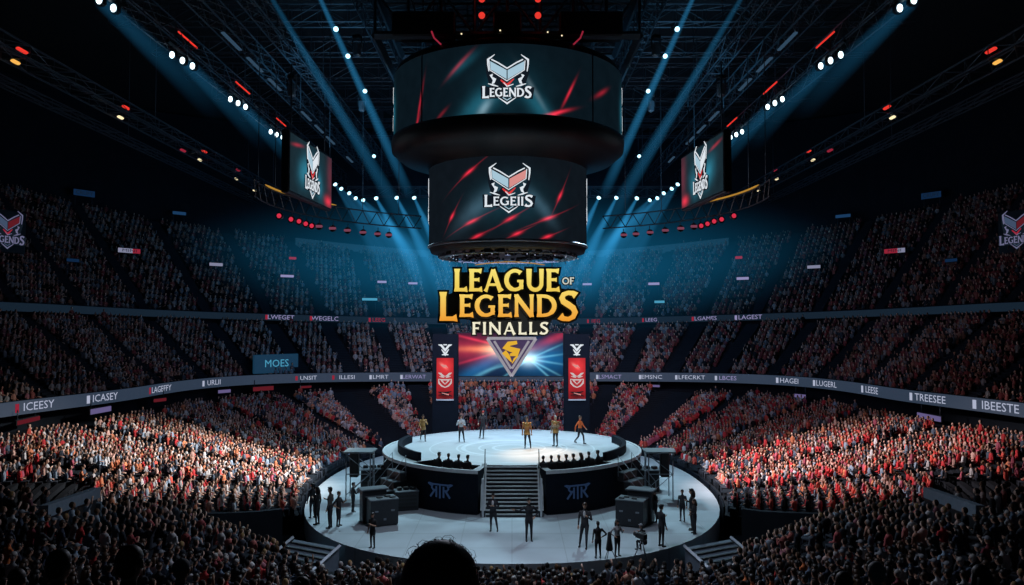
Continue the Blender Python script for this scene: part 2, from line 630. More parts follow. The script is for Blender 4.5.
def floor_material():
    m, nt, out = new_mat('arena_floor')
    h = NT(nt)
    b = nt.nodes.new('ShaderNodeBsdfPrincipled')
    tc = nt.nodes.new('ShaderNodeTexCoord')
    sp = nt.nodes.new('ShaderNodeSeparateXYZ')
    nt.links.new(tc.outputs['Object'], sp.inputs[0])
    def line(sock, per, w):
        q = h.m('ABSOLUTE', h.m('SUBTRACT', h.m('FRACT', h.m('ADD', h.m('DIVIDE', sock, per), 100.5)), .5))
        return h.m('LESS_THAN', q, w / per)
    ln = h.m('MAXIMUM', line(sp.outputs[0], 2.4, .02), line(sp.outputs[1], 2.4, .04))
    nz = nt.nodes.new('ShaderNodeTexNoise')
    nz.inputs['Scale'].default_value = .55
    nz.inputs['Detail'].default_value = 5
    nt.links.new(tc.outputs['Object'], nz.inputs['Vector'])
    g = h.m('MULTIPLY', h.m('MULTIPLY_ADD', nz.outputs['Fac'], .5, .75), h.m('MULTIPLY_ADD', ln, -.22, 1.0))
    nt.links.new(h.scale((.40, .47, .52), g), b.inputs['Base Color'])
    b.inputs['Roughness'].default_value = .55
    nt.links.new(b.outputs[0], out.inputs['Surface'])
    return m


M['floor'] = floor_material()
mb = MB()
n = 96
top = [tuple(float(q) for q in pol(2 * PI * i / n, .985 * r_in(2 * PI * i / n), 0)[:2]) for i in range(n)]
mb.add([(x, y, 0) for x, y in top] + [(x, y, -1.1) for x, y in top],
       [tuple(range(n))] + [(i, i + n, (i + 1) % n + n, (i + 1) % n) for i in range(n)])
mb.build('floor', M['floor'], kind='structure')

# radial end walls of the side tiers, beside the near stand
for sgn, side in ((-1, 'left'), (1, 'right')):
    mb = MB()
    ph = sgn * R(51.2)
    rs = np.linspace(15.2, 33, 16)
    lo, hi = [], []
    for r in rs:
        t = max(0, (r - 15.6) / 14.5)
        z1 = .72 + 2.25 * min(t, 1.2) ** 1.3
        a = pol(ph, r, -1.1)
        b = pol(ph, r, z1)
        lo.append(a)
        hi.append(b)
    w = Vector((math.cos(ph), math.sin(ph), 0)) * .15
    vs = [Vector(p) - w for p in lo] + [Vector(p) - w for p in hi] + [Vector(p) + w for p in lo] + [Vector(p) + w for p in hi]
    k = len(rs)
    fs = []
    for i in range(k - 1):
        fs += [(i, i + 1, k + i + 1, k + i), (2 * k + i, 3 * k + i, 3 * k + i + 1, 2 * k + i + 1), (k + i, k + i + 1, 3 * k + i + 1, 3 * k + i)]
    mb.add(vs, fs)
    mb.build('wall_' + side, M['darkwall'], kind='structure')
    # vomitory: sloping parapet beam and its dark end pier
    mb = MB()
    A, B = Vector((sgn * 18.1, 34.3, 3.1)), Vector((sgn * 17.25, 29.0, 3.55))
    dirv = (B - A)
    n2 = Vector((dirv.y, -dirv.x, 0)).normalized() * .16
    vs = []
    for P in (A, B):
        for (o, z) in ((-1, -.45), (1, -.45), (1, 0), (-1, 0)):
            vs.append(P + n2 * o + Vector((0, 0, z)))
    mb.add(vs, [(0, 1, 5, 4), (1, 2, 6, 5), (2, 3, 7, 6), (3, 0, 4, 7), (0, 3, 2, 1), (4, 5, 6, 7)])
    mb.box((A.x, A.y + .2, .55), (.35, .35, 3.7))
    mb.build('trim_1' if sgn < 0 else 'trim_2', M['parapet'], kind='structure')
    mb = MB()
    for P, Q in ((A, B),):
        vs = [P + Vector((0, 0, -.45)), Q + Vector((0, 0, -.45)), Q + Vector((0, 0, -2.4)), P + Vector((0, 0, -3.4))]
        vs += [v + n2 * .8 for v in vs]
        mb.add(vs, [(0, 1, 2, 3), (7, 6, 5, 4), (0, 4, 5, 1), (1, 5, 6, 2), (3, 2, 6, 7), (0, 3, 7, 4)])
    mb.build('wall_' + side + '_vomitory', M['black'], kind='structure')

# near balcony that carries the closest spectators (and the camera position)
mb = MB()
for (y0, y1, z) in ((-2.0, 4.0, 8.16), (4.0, 7.0, 7.38), (7.0, 10.0, 6.75), (10.0, 13.0, 5.75)):
    mb.box((0, (y0 + y1) / 2, z - .2), (26, y1 - y0, .4))
    mb.box((0, y1 - .1, z - .6), (26, .2, 1.0))
mb.build('balcony_near', M['concrete'], kind='structure')

# aisle stairs (dark strips between blocks)
AISLES = {
    'lower': [(R(a), w) for a, w in ((70, .5), (88, .6), (104, .5), (119, .5), (134, .5), (145, 1.5), (158, .7))],
    'middle': [(R(a), w) for a, w in ((66, .5), (78, .5), (90, .5), (101, .5), (112, .5), (122, .5), (131, .6), (139.5, .7), (147.5, .7), (156, .7), (166, .6), (174, .4))],
    'upper': [(R(a), w) for a, w in ((66, .5), (78, .5), (90, .5), (101, .5), (112, .5), (122, .5), (131, .5), (139.5, .5), (147.5, .5), (156, .5), (166, .5), (174, .4))],
    'near': [(R(a), .45) for a in (10, 21, 32)],
}
for k in AISLES:
    AISLES[k] = AISLES[k] + [(-a % (2 * PI) if k != 'near' else -a, w) for a, w in AISLES[k]]


def aisle_mesh(key):
    T_ = TIERS[key]
    mb = MB()
    n = T_['rows'] * 2
    for (a, w) in AISLES[key]:
        r0, r1 = float(T_['r0'](a)), float(T_['r1'](a))
        for k in range(n):
            ra, rb = r0 + (r1 - r0) * k / n, r0 + (r1 - r0) * (k + 1) / n
            z = float(T_['z'](a, k / n)) + .42
            tx, ty = math.cos(a), math.sin(a)
            vs = []
            for (r, s, zz) in ((ra, -1, 0), (ra, 1, 0), (rb, 1, 0), (rb, -1, 0), (ra, -1, -.25), (ra, 1, -.25)):
                p = pol(a, r, z + zz)
                vs.append((p[0] + tx * w * s, p[1] + ty * w * s, p[2]))
            mb.add(vs, [(0, 1, 2, 3), (4, 5, 1, 0)])
    return mb.build('aisle_stairs_' + key, M['darkwall'], kind='structure')


for k in ('lower', 'middle', 'upper', 'near'):
    aisle_mesh(k)

# ------------------------------------------------------------------ crowd seats
CROWD = []


def ang_diff(a, b):
    return abs((a - b + PI) % (2 * PI) - PI)


def seat_tier(key, space=.56, fill=.95):
    T_ = TIERS[key]
    n = T_['rows']
    for k in range(n - (1 if key == 'lower' else 0)):
        ph = R(T_['a0'] + .6)
        end = R(T_['a1'] - .6)
        seat = 0
        while ph < end:
            r0, r1 = float(T_['r0'](ph)), float(T_['r1'](ph))
            dep = (r1 - r0) / n
            r = r0 + (r1 - r0) * (k + .72) / n
            step = space / r
            ph += step
            seat += 1
            if dep < .27 and k % 2: continue
            if random.random() > fill: continue
            if any(ang_diff(ph, a) * r < w + .18 for a, w in AISLES[key]): continue
            z = float(T_['z'](ph, k / n))
            x, y, _ = pol(ph, r + random.uniform(-.05, .05), 0)
            x, y = float(x), float(y)
            if y < 12 and key != 'near': continue
            yaw = math.atan2(x, CY - y) + random.uniform(-.3, .3)
            CROWD.append([key, k, seat, x, y, z, yaw])


seat_tier('lower', .40, .98)
seat_tier('middle', .45, .97)
seat_tier('upper', .48, .95)
seat_tier('near', .52, .96)


def keep(c):
    px, py = proj((c[3], c[4], c[5] + 1.2))
    if c[0] in ('lower', 'near'):
        if px < 92 and 466 < py < 506 and c[0] == 'lower': return False
        if px > 932 and 466 < py < 506 and c[0] == 'lower': return False
        # kept free: the stair ramps beside the arena floor
        if c[0] == 'near' and c[1] < 3 and (6.0 < abs(c[3]) < 10.3): return False
        if abs(abs(c[3]) - 17.9) < .9 and 28.7 < c[4] < 35 and c[0] == 'near': return False
    return -60 < px < 1084 and -40 < py < 640


CROWD = [c for c in CROWD if keep(c)]

# the 300 nearest spectators in view become individuals
cand = []
for i, c in enumerate(CROWD):
    px, py = proj((c[3], c[4], c[5] + 1.2))
    if c[0] == 'near' and 4 < px < 1020 and py < 584:
        cand.append((c[4], i))
cand.sort()
NEAR_IDX = [i for _, i in cand[:285]]
NEAR = [CROWD[i] for i in NEAR_IDX]
_s = set(NEAR_IDX)
REST = [c for i, c in enumerate(CROWD) if i not in _s]


def body_template(lod, pose):
    """low figure, seated (or on its feet) and facing +y; material index = skin 0, hair 1, top 2, trousers 3"""
    mb = MB()
    hi = lod > 0
    nt = 8 if hi else 6
    sit = pose != 'stand'
    hz = .46 if sit else .90
    def ringset(rows, mi):
        vs, fs = [], []
        for (z, rx, ry, y) in rows:
            for i in range(nt):
                th = 2 * PI * i / nt
                vs.append((rx * math.cos(th), y + ry * math.sin(th), z))
        for q in range(len(rows) - 1):
            for i in range(nt):
                j = (i + 1) % nt
                fs.append((q * nt + i, q * nt + j, (q + 1) * nt + j, (q + 1) * nt + i))
        fs.append(tuple(range((len(rows) - 1) * nt, len(rows) * nt)))
        mb.add(vs, fs, mi, True)
    rows = [(hz - .05, .16, .13, 0), (hz + .22, .155, .11, .01), (hz + .42, .19, .12, 0), (hz + .54, .20, .09, -.01), (hz + .60, .09, .07, 0)]
    ringset(rows if hi else [rows[0], rows[2], rows[3], rows[4]], 2)
    hc = hz + .76
    mb.tube([(0, 0, hz + .57), (0, .01, hz + .68)], .05, 5, 0, cap=False)
    mb.ell((0, .02, hc), (.078, .095, .118), 0, 8 if hi else 6, 6 if hi else 4)
    mb.ell((0, -.012, hc + .022), (.086, .098, .118), 1, 8 if hi else 6, 6 if hi else 4)
    for s in (-1, 1):
        sh = (s * .19, 0, hz + .50)
        if pose == 'up' or (pose == 'one' and s > 0):
            arm = [sh, (s * .27, .10, hz + .72), (s * .20, .16, hz + 1.0)]
        elif pose == 'clap':
            arm = [sh, (s * .25, .10, hz + .28), (s * .03, .30, hz + .46)]
        else:
            arm = [sh, (s * .25, .0, hz + .26), (s * .12, .26, hz + .16)]
        mb.tube(arm[:2], [.055, .046], 5 if hi else 4, 2, cap=False)
        mb.tube(arm[1:], [.042, .034], 5 if hi else 4, 2 if s < 0 else 0, cap=True)
        if sit:
            mb.tube([(s * .09, 0, hz), (s * .11, .40, hz + .03), (s * .11, .40, .05)], [.085, .062, .045], 5 if hi else 4, 3, cap=False)
        else:
            mb.tube([(s * .09, 0, hz), (s * .1, .02, .48), (s * .1, 0, .04)], [.085, .062, .045], 5 if hi else 4, 3, cap=False)
    tris, role = [], np.zeros(len(mb.v), int)
    for f, mi in zip(mb.f, mb.mi):
        for q in f: role[q] = mi
        for q in range(1, len(f) - 1):
            tris.append((f[0], f[q], f[q + 1]))
    return np.array(mb.v, float), np.array(tris, int), role


def crowd_material():
    m, nt, out = new_mat('crowd_clothing')
    b = nt.nodes.new('ShaderNodeBsdfPrincipled')
    a = nt.nodes.new('ShaderNodeAttribute')
    a.attribute_name = 'Col'
    nt.links.new(a.outputs['Color'], b.inputs['Base Color'])
    b.inputs['Roughness'].default_value = .85
    b.inputs['Specular IOR Level'].default_value = .2
    nt.links.new(b.outputs[0], out.inputs['Surface'])
    return m


PAL = np.array([(.62, .05, .06), (.75, .12, .09), (.74, .27, .14), (.62, .62, .64), (.30, .40, .52), (.03, .04, .06), (.012, .013, .017), (.10, .14, .20), (.50, .12, .18), (.66, .42, .36)])
P_L = np.array([.11, .07, .06, .24, .12, .11, .07, .08, .05, .12])
P_R = np.array([.22, .12, .06, .10, .06, .12, .08, .07, .09, .08])
P_N = np.array([.05, .04, .02, .07, .08, .27, .25, .14, .03, .05])
SKIN = np.array([(.66, .42, .33), (.52, .31, .23), (.26, .15, .10), (.72, .50, .40)])
HAIR = np.array([(.012, .010, .010), (.03, .018, .010), (.09, .05, .025), (.30, .20, .09), (.3, .3, .3)])


def shirt_for(c, r):
    if c[0] == 'near': p = P_N
    else:
        w = 1 / (1 + math.exp(-c[3] / 3))
        p = P_L * (1 - w) + P_R * w
    k = {'lower': 1.0, 'middle': .6, 'upper': .5, 'near': .9}[c[0]]  # dimmer light away from the lower tier painted in: darker, greyer shirts
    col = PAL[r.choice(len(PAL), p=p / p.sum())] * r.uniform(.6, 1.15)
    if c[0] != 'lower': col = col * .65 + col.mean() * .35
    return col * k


def build_crowd(lst):
    temps = {}
    groups = {}
    for c in lst:
        hi = 1 if (c[0] == 'near' or (c[0] == 'lower' and math.hypot(c[3], c[4]) < 52)) else 0
        u = rng.random()
        pose = 'lap' if u < .62 else 'clap' if u < .82 else 'up' if u < .88 else 'one' if u < .95 else 'stand'
        if c[0] == 'near' and pose in ('stand', 'up'): pose = 'lap'
        groups.setdefault((hi, pose), []).append(c)
    V, Tn, Cc, off = [], [], [], 0
    for key, g in groups.items():
        v, t, role = body_template(*key)
        N, nv = len(g), len(v)
        yaw = np.array([c[6] for c in g])
        sc = rng.uniform(.93, 1.07, N) * np.array([{'lower': .84, 'middle': .82, 'upper': .84, 'near': 1.0}[c[0]] for c in g])
        cs, sn = np.cos(yaw) * sc, np.sin(yaw) * sc
        P = np.empty((N, nv, 3), np.float32)
        P[:, :, 0] = v[None, :, 0] * cs[:, None] - v[None, :, 1] * sn[:, None] + np.array([c[3] for c in g])[:, None]
        P[:, :, 1] = v[None, :, 0] * sn[:, None] + v[None, :, 1] * cs[:, None] + np.array([c[4] for c in g])[:, None]
        P[:, :, 2] = v[None, :, 2] * sc[:, None] + np.array([c[5] for c in g])[:, None]
        cols = np.empty((N, nv, 4), np.float32)
        cols[..., 3] = 1
        sk = SKIN[rng.integers(0, len(SKIN), N)]
        ha = HAIR[rng.choice(len(HAIR), N, p=[.58, .24, .11, .04, .03])] * (.6 if g[0][0] == 'near' else 1)
        sh = np.array([shirt_for(c, rng) for c in g])
        tr = np.array([(.02, .025, .035)]) * rng.uniform(.5, 2.2, (N, 1))
        parts = np.stack([sk, ha, sh, tr], 1)
        cols[..., :3] = parts[:, role, :]
        tt = t[None] + (np.arange(N) * nv)[:, None, None] + off
        V.append(P.reshape(-1, 3))
        Cc.append(cols.reshape(-1, 4))
        Tn.append(tt.reshape(-1, 3))
        off += N * nv
    V, Tn, Cc = np.concatenate(V), np.concatenate(Tn).astype(np.int32), np.concatenate(Cc)
    me = bpy.data.meshes.new('crowd')
    me.vertices.add(len(V))
    me.vertices.foreach_set('co', V.ravel())
    me.loops.add(Tn.size)
    me.loops.foreach_set('vertex_index', Tn.ravel())
    me.polygons.add(len(Tn))
    me.polygons.foreach_set('loop_start', np.arange(0, Tn.size, 3, dtype=np.int32))
    at_ = me.attributes.new('Col', 'FLOAT_COLOR', 'POINT')
    at_.data.foreach_set('color', Cc.ravel())
    me.materials.append(crowd_material())
    me.update(calc_edges=True)
    o = bpy.data.objects.new('crowd', me)
    COL.objects.link(o)
    tag(o, 'packed seated crowd in red, white and dark clothes filling every tier', 'crowd', kind='stuff')
    print('crowd', len(lst), 'verts', len(V))


build_crowd(REST)

# ------------------------------------------------------------------ detailed people
ARMS = {  # elbow and wrist offsets from the shoulder for side +1 (x mirrored for the other)
    'down': ((.06, -.02, -.29), (.07, .06, -.55)),
    'chest': ((.09, .02, -.28), (-.12, .25, -.16)),
    'hips': ((.22, -.07, -.24), (.04, .10, -.40)),
    'raised': ((.12, .06, .25), (.06, .12, .52)),
    'point': ((.22, .08, -.13), (.46, .16, -.06)),
    'hold': ((.10, .10, -.27), (-.04, .34, -.10)),
    'lap': ((.07, .05, -.28), (-.05, .28, -.38)),
    'cross': ((.10, .04, -.28), (-.20, .22, -.20)),
    'swing': ((.08, .12, -.27), (.05, .30, -.42)),
    'back': ((.08, -.14, -.26), (.10, -.16, -.52)),
    'phone': ((.10, .14, -.20), (-.03, .36, .02)),
}
LEGS = {
    'stand': ((.10, .01, -.43), (.11, -.02, -.84)),
    'wide': ((.16, .02, -.42), (.22, -.02, -.83)),
    'fore': ((.10, .20, -.39), (.10, .24, -.82)),
    'aft': ((.10, -.06, -.43), (.10, -.34, -.76)),
    'seat': ((.12, .42, -.01), (.12, .40, -.40)),
}


def seg_dist(p, a, b):
    ab = b - a
    t = np.clip(((p - a) @ ab) / max(1e-9, ab @ ab), 0, 1)
    return np.linalg.norm(p - (a + t[:, None] * ab), axis=1)


def hand(mb, w, d, side, grip):
    """palm, four unequal bent fingers and a thumb, growing from wrist w along direction d"""
    d = d.normalized()
    up = Vector((0, 0, 1))
    if abs(d.dot(up)) > .8: up = Vector((0, 1, 0))
    x = d.cross(up).normalized()
    nrm = x.cross(d).normalized()
    if nrm.y < 0 and abs(d.z) > .5: nrm = -nrm
    mb.tube([w - d * .02, w + d * .03, w + d * .085], [.026, .036, .034], 6, 0)
    for k, ln in enumerate((.066, .078, .072, .056)):
        o = x * ((k - 1.5) * .019)
        p0 = w + d * .075 + o
        p1 = p0 + d * ln * .5 + nrm * ln * .15 * grip
        p2 = p1 + d * ln * (.5 - .25 * grip) + nrm * ln * .4 * grip
        mb.tube([p0, p1, p2], [.0095, .0088, .007], 5, 0)
    b = w + d * .03 - x * .03 * side
    mb.tube([b, b + d * .03 - x * .022 * side + nrm * .01, b + d * .06 - x * .02 * side + nrm * .022], [.012, .0105, .008], 5, 0)


BODY_CACHE = {}


def body_mesh(armL, armR, legL, legR, bare=False, lean=0.0, turn=0.0, vox=.020, fem=False, shorts=False):
    key = (armL, armR, legL, legR, bare, lean, turn, vox, fem)
    if key in BODY_CACHE: return BODY_CACHE[key]
    sit = legL == 'seat'
    hz = .48 if sit else .93
    if not sit and 'wide' in (legL, legR): hz = .92
    V3 = lambda *a: Vector(a)
    mb = MB()
    segs = []
    def limb(pts, rad, mi, n=10):
        mb.tube(pts, rad, n, 0)
        for i in range(len(pts) - 1):
            segs.append((pts[i], pts[i + 1], (rad[i] + rad[i + 1]) / 2, mi))
    sw = .175 if fem else .195
    sp = [V3(0, 0, hz), V3(0, .01 + lean * .12, hz + .2), V3(0, .0 + lean * .3, hz + .40), V3(0, -.015 + lean * .42, hz + .52)]
    # torso as stacked ellipses
    def ringt(rows):
        vs, fs = [], []
        n = 14
        for (c, rx, ry) in rows:
            for i in range(n):
                th = 2 * PI * i / n
                vs.append(c + V3(rx * math.cos(th), ry * math.sin(th), 0))
        for q in range(len(rows) - 1):
            for i in range(n):
                j = (i + 1) % n
                fs.append((q * n + i, q * n + j, (q + 1) * n + j, (q + 1) * n + i))
        fs += [tuple(range(n - 1, -1, -1)), tuple(range((len(rows) - 1) * n, len(rows) * n))]
        mb.add(vs, fs, 0, True)
    hipw = .175 if fem else .165
    ringt([(sp[0] + V3(0, 0, -.12), .12, .10), (sp[0] + V3(0, 0, -.03), hipw, .125), (sp[0] + V3(0, 0, .08), hipw - .01, .118), (sp[1], .138 if fem else .15, .10),
           (sp[1] + V3(0, 0, .1), .155, .112), (sp[2], sw - .01, .125), (sp[3] + V3(0, 0, -.04), sw, .10), (sp[3] + V3(0, 0, .03), .11, .075), (sp[3] + V3(0, 0, .07), .06, .055)])
    segs.append((sp[0] + V3(0, 0, -.08), sp[0] + V3(0, 0, .06), .13, 2))
    segs.append((sp[1], sp[3], .15, 1))
    neck = sp[3] + V3(0, .0, .03)
    hc = sp[3] + V3(0, .03 + lean * .06, .245)
    limb([neck, hc + V3(0, -.015, -.08)], [.058, .054], 0)
    # head: skull, jaw, nose, ears, brow
    q = Matrix.Rotation(turn, 3, 'Z')
    H = lambda x, y, z: hc + q @ V3(x, y, z)
    mb.ell(H(0, 0, .015), (.076, .095, .105), 0, 14, 10, q)
    mb.ell(H(0, .028, -.055), (.058, .066, .068), 0, 12, 8, q)
    segs.append((H(0, 0, -.06), H(0, 0, .05), .085, 0))
    legz = V3(0, 0, 0)
    for s, al, ll in ((-1, armL, legL), (1, armR, legR)):
        sh = sp[3] + V3(s * sw, 0, -.03)
        e, w = ARMS[al]
        E = sh + V3(s * e[0], e[1], e[2])
        W = sh + V3(s * w[0], w[1], w[2])
        limb([sh + V3(-s * .03, 0, 0), sh, (sh + E) / 2, E], [.055, .060, .052, .043], 1)
        limb([E, E.lerp(W, .4), W], [.043, .042, .030], 0 if bare else 1)
        k, a = LEGS[ll]
        hp = V3(s * .085, 0, hz - .02)
        K = V3(s * k[0], k[1], hz + k[2])
        A = V3(s * a[0], a[1], max(.09, hz + a[2]))
        limb([hp, hp.lerp(K, .4), K], [.095, .085, .060], 2)
        limb([K, K.lerp(A, .35), A], [.060, .057, .040], 2)
        fz = A.z - .055
        limb([V3(A.x, A.y - .05, fz), V3(A.x, A.y + .07, fz - .005), V3(A.x + s * .015, A.y + .17, fz - .012)], [.040, .044, .034], 3)
        segs.append((A + V3(0, 0, -.02), V3(A.x, A.y + .05, fz), .045, 3))
    tmp = bpy.data.objects.new('tmp', mb.mesh('tmp', M['skin']))
    COL.objects.link(tmp)
    md = tmp.modifiers.new('fuse', 'REMESH')
    md.mode = 'VOXEL'
    md.voxel_size = vox
    sm = tmp.modifiers.new('soft', 'SMOOTH')
    sm.factor = .5
    sm.iterations = 4
    dg = bpy.context.evaluated_depsgraph_get()
    me = bpy.data.meshes.new_from_object(tmp.evaluated_get(dg))
    bpy.data.objects.remove(tmp)
    n = len(me.polygons)
    cen = np.empty(n * 3)
    me.polygons.foreach_get('center', cen)
    cen = cen.reshape(-1, 3)
    best = np.full(n, 1e9)
    mi = np.zeros(n, int)
    for a, b, r, m_ in segs:
        d = seg_dist(cen, np.array(a), np.array(b)) - r
        u = d < best
        best[u] = d[u]
        mi[u] = m_
    # neckline and cuffs
    # fine features appended to the same mesh: nose, ears, lips, brows and hands
    fb = MB()
    fb.v = [tuple(v.co) for v in me.vertices]
    fb.f = [tuple(p.vertices) for p in me.polygons]
    fb.mi = [int(i) for i in mi]
    fb.sm = [True] * n
    fb.ell(H(0, .098, -.012), (.014, .022, .026), 0, 8, 6, q)
    for s in (-1, 1):
        fb.ell(H(s * .082, -.005, .0), (.012, .024, .034), 0, 8, 6, q)
        fb.ell(H(s * .032, .084, .022), (.015, .010, .009), 4, 8, 6, q)
        fb.ell(H(s * .033, .091, .046), (.022, .008, .006), 4, 8, 5, q)
    fb.ell(H(0, .090, -.062), (.026, .010, .009), 5, 8, 6, q)
    for s, al in ((-1, armL), (1, armR)):
        sh = sp[3] + V3(s * sw, 0, -.03)
        e, w = ARMS[al]
        E = sh + V3(s * e[0], e[1], e[2])
        W = sh + V3(s * w[0], w[1], w[2])
        hand(fb, W, W - E, s, .9 if al in ('hold', 'chest', 'phone') else .4)
    me2 = fb.mesh('person_body', [M['skin'], M['cloth'], M['dark_cloth'], M['shoe'], M['hair'], M['lip']])
    bpy.data.meshes.remove(me)
    BODY_CACHE[key] = (me2, hc, turn, hz, sp)
    return BODY_CACHE[key]


M['lip'] = mat('lip', (.35, .13, .11), .5)
HAIR_CACHE = {}


def hair_mesh(kind, hc, turn):
    key = (kind, round(hc.y, 3), round(hc.z, 3), round(turn, 2))
    if key in HAIR_CACHE: return HAIR_CACHE[key]
    q = Matrix.Rotation(turn, 3, 'Z')
    mb = MB()
    H = lambda x, y, z: hc + q @ Vector((x, y, z))
    tilt = q @ Matrix.Rotation(-.38, 3, 'X')
    m = 0
    if kind in ('short', 'brown', 'grey', 'long', 'bun', 'longbrown'):
        mb.ell(H(0, -.018, .034), (.088, .106, .100), 0, 14, 10, tilt, zmin=-.28)
        mb.ell(H(0, -.055, -.01), (.074, .060, .080), 0, 12, 8, q)
        mb.tube([H(-.05, .070, .085), H(0, .088, .10), H(.05, .070, .085)], [.018, .024, .018], 6, 0)
    if kind in ('long', 'longbrown'):
        mb.tube([H(0, -.06, .02), H(0, -.09, -.1), H(0, -.10, -.22), H(0, -.09, -.30)], [.085, .092, .080, .03], 10, 0)
        for s in (-1, 1):
            mb.tube([H(s * .075, -.02, .03), H(s * .085, -.03, -.1), H(s * .08, -.03, -.22)], [.028, .034, .012], 7, 0)
    if kind == 'bun':
        mb.ell(H(0, -.115, .07), (.045, .045, .045), 0, 10, 8)
    if kind == 'cap':
        mb.ell(H(0, -.01, .035), (.090, .108, .098), 0, 14, 10, q, zmin=-.12)
        mb.poly([(-.07, .06), (-.06, .15), (0, .175), (.06, .15), (.07, .06)], lambda u, v, d: H(u, v, .035 + d), 0, .014)
        mb.ell(H(0, -.012, .134), (.01, .01, .008), 0, 6, 4)
    mt = {'short': 'hair', 'bun': 'hair', 'long': 'hair', 'brown': 'hair_brown', 'longbrown': 'hair_brown', 'grey': 'hair_grey', 'cap': 'cap'}[kind]
    HAIR_CACHE[key] = mb.mesh('hair', M[mt])
    return HAIR_CACHE[key]


def person(loc, yaw, label, group=None, arms=('down', 'down'), legs=('stand', 'stand'), top=(.02, .022, .028), hair='short', bare=False, lean=0, turn=0,
           scale=1.0, vox=.020, fem=False, name='person'):
    me, hc, tn, hz, sp = body_mesh(arms[0], arms[1], legs[0], legs[1], bare, lean, turn, vox, fem)
    o = bpy.data.objects.new(name, me)
    COL.objects.link(o)
    o.location = loc
    o.rotation_euler = (0, 0, yaw)
    o.scale = (scale,) * 3
    o.color = (*top, 1)
    tag(o, label, 'person', group)
    h = bpy.data.objects.new('cap' if hair == 'cap' else 'hair', hair_mesh(hair, hc, tn))
    COL.objects.link(h)
    h.parent = o
    return o, hc, hz, sp


# --- individuals of the near stand
ORD = ['first', 'second', 'third', 'fourth', 'fifth', 'sixth', 'seventh', 'eighth', 'ninth', 'tenth', 'eleventh', 'twelfth', 'thirteenth', 'fourteenth', 'fifteenth', 'sixteenth',
       'seventeenth', 'eighteenth', 'nineteenth', 'twentieth', 'twenty-first', 'twenty-second', 'twenty-third', 'twenty-fourth', 'twenty-fifth', 'twenty-sixth', 'twenty-seventh', 'twenty-eighth', 'twenty-ninth', 'thirtieth']
ORD += ['thirty-' + w for w in ORD[:9]] + ['fortieth'] + ['forty-' + w for w in ORD[:9]] + ['fiftieth'] + ['fifty-' + w for w in ORD[:9]] + ['sixtieth'] + ['sixty-' + w for w in ORD[:9]]
VARIANTS = [(('lap', 'lap'), 'short', False), (('lap', 'lap'), 'brown', False), (('chest', 'chest'), 'short', True), (('lap', 'phone'), 'long', False), (('lap', 'lap'), 'longbrown', True),
            (('cross', 'lap'), 'cap', False), (('chest', 'chest'), 'brown', False), (('lap', 'lap'), 'bun', False), (('raised', 'lap'), 'short', True), (('lap', 'lap'), 'grey', False)]
SHIRTS = [('black', (.012, .013, .017)), ('dark navy', (.02, .03, .06)), ('charcoal', (.05, .055, .065)), ('slate blue', (.10, .15, .22)), ('grey', (.22, .23, .25)),
          ('white', (.55, .56, .58)), ('red', (.50, .03, .03)), ('maroon', (.20, .025, .04)), ('orange', (.62, .16, .04)), ('pale blue', (.28, .42, .56)), ('brown', (.16, .09, .05))]
SHW = [24, 18, 14, 12, 7, 6, 6, 4, 2, 4, 3]
HAIRWORD = {'short': 'short black hair', 'brown': 'brown hair', 'long': 'long black hair', 'longbrown': 'long brown hair', 'cap': 'a pale cap', 'bun': 'a black hair bun', 'grey': 'grey hair'}
protos = {}
rows = {}
for c in NEAR: rows.setdefault(c[1], []).append(c)
order = sorted(rows, reverse=True)
r2 = random.Random(21)
for ri, rk in enumerate(order):
    line = sorted(rows[rk], key=lambda c: proj((c[3], c[4], c[5] + 1.2))[0])
    for si, c in enumerate(line):
        vi = r2.choices(range(len(VARIANTS)), [20, 12, 7, 7, 9, 9, 6, 8, 1.5, 5])[0]
        sn, sc_ = r2.choices(SHIRTS, SHW)[0]
        arms, hair, bare = VARIANTS[vi]
        lab = 'spectator in %s, %s, %s row from bottom, %s from left' % (sn, HAIRWORD[hair], ORD[ri], ORD[si])
        if vi not in protos:
            o, _, _, _ = person((c[3], c[4], c[5]), c[6], lab, 'spectators in the near stand', arms, ('seat', 'seat'), sc_, hair, bare, lean=.25, vox=.026, name='spectator')
            protos[vi] = o
        else:
            o = copy_tree(protos[vi])
            o.location = (c[3], c[4], c[5])
            o.rotation_euler = (0, 0, c[6])
            o['label'] = lab
        o.color = (*sc_, 1)
        k = r2.uniform(.95, 1.06)
        o.scale = (k, k, k)


# --- closest heads on the near balcony
def balcony_person(px, py, d, label, hair, top, arms=('lap', 'lap'), puffy=False, turn=0, lean=.1):
    """py is the top of the head in the photo"""
    p = at(px, py, d)
    z = p.z - (.48 + .52 + .245 + .13)
    return person((p.x, p.y, z), random.uniform(-.1, .1) + math.atan2(p.x, CY - p.y), label, 'closest spectators', arms, ('seat', 'seat'), top, hair, lean=lean, vox=.016, turn=turn, name='spectator')


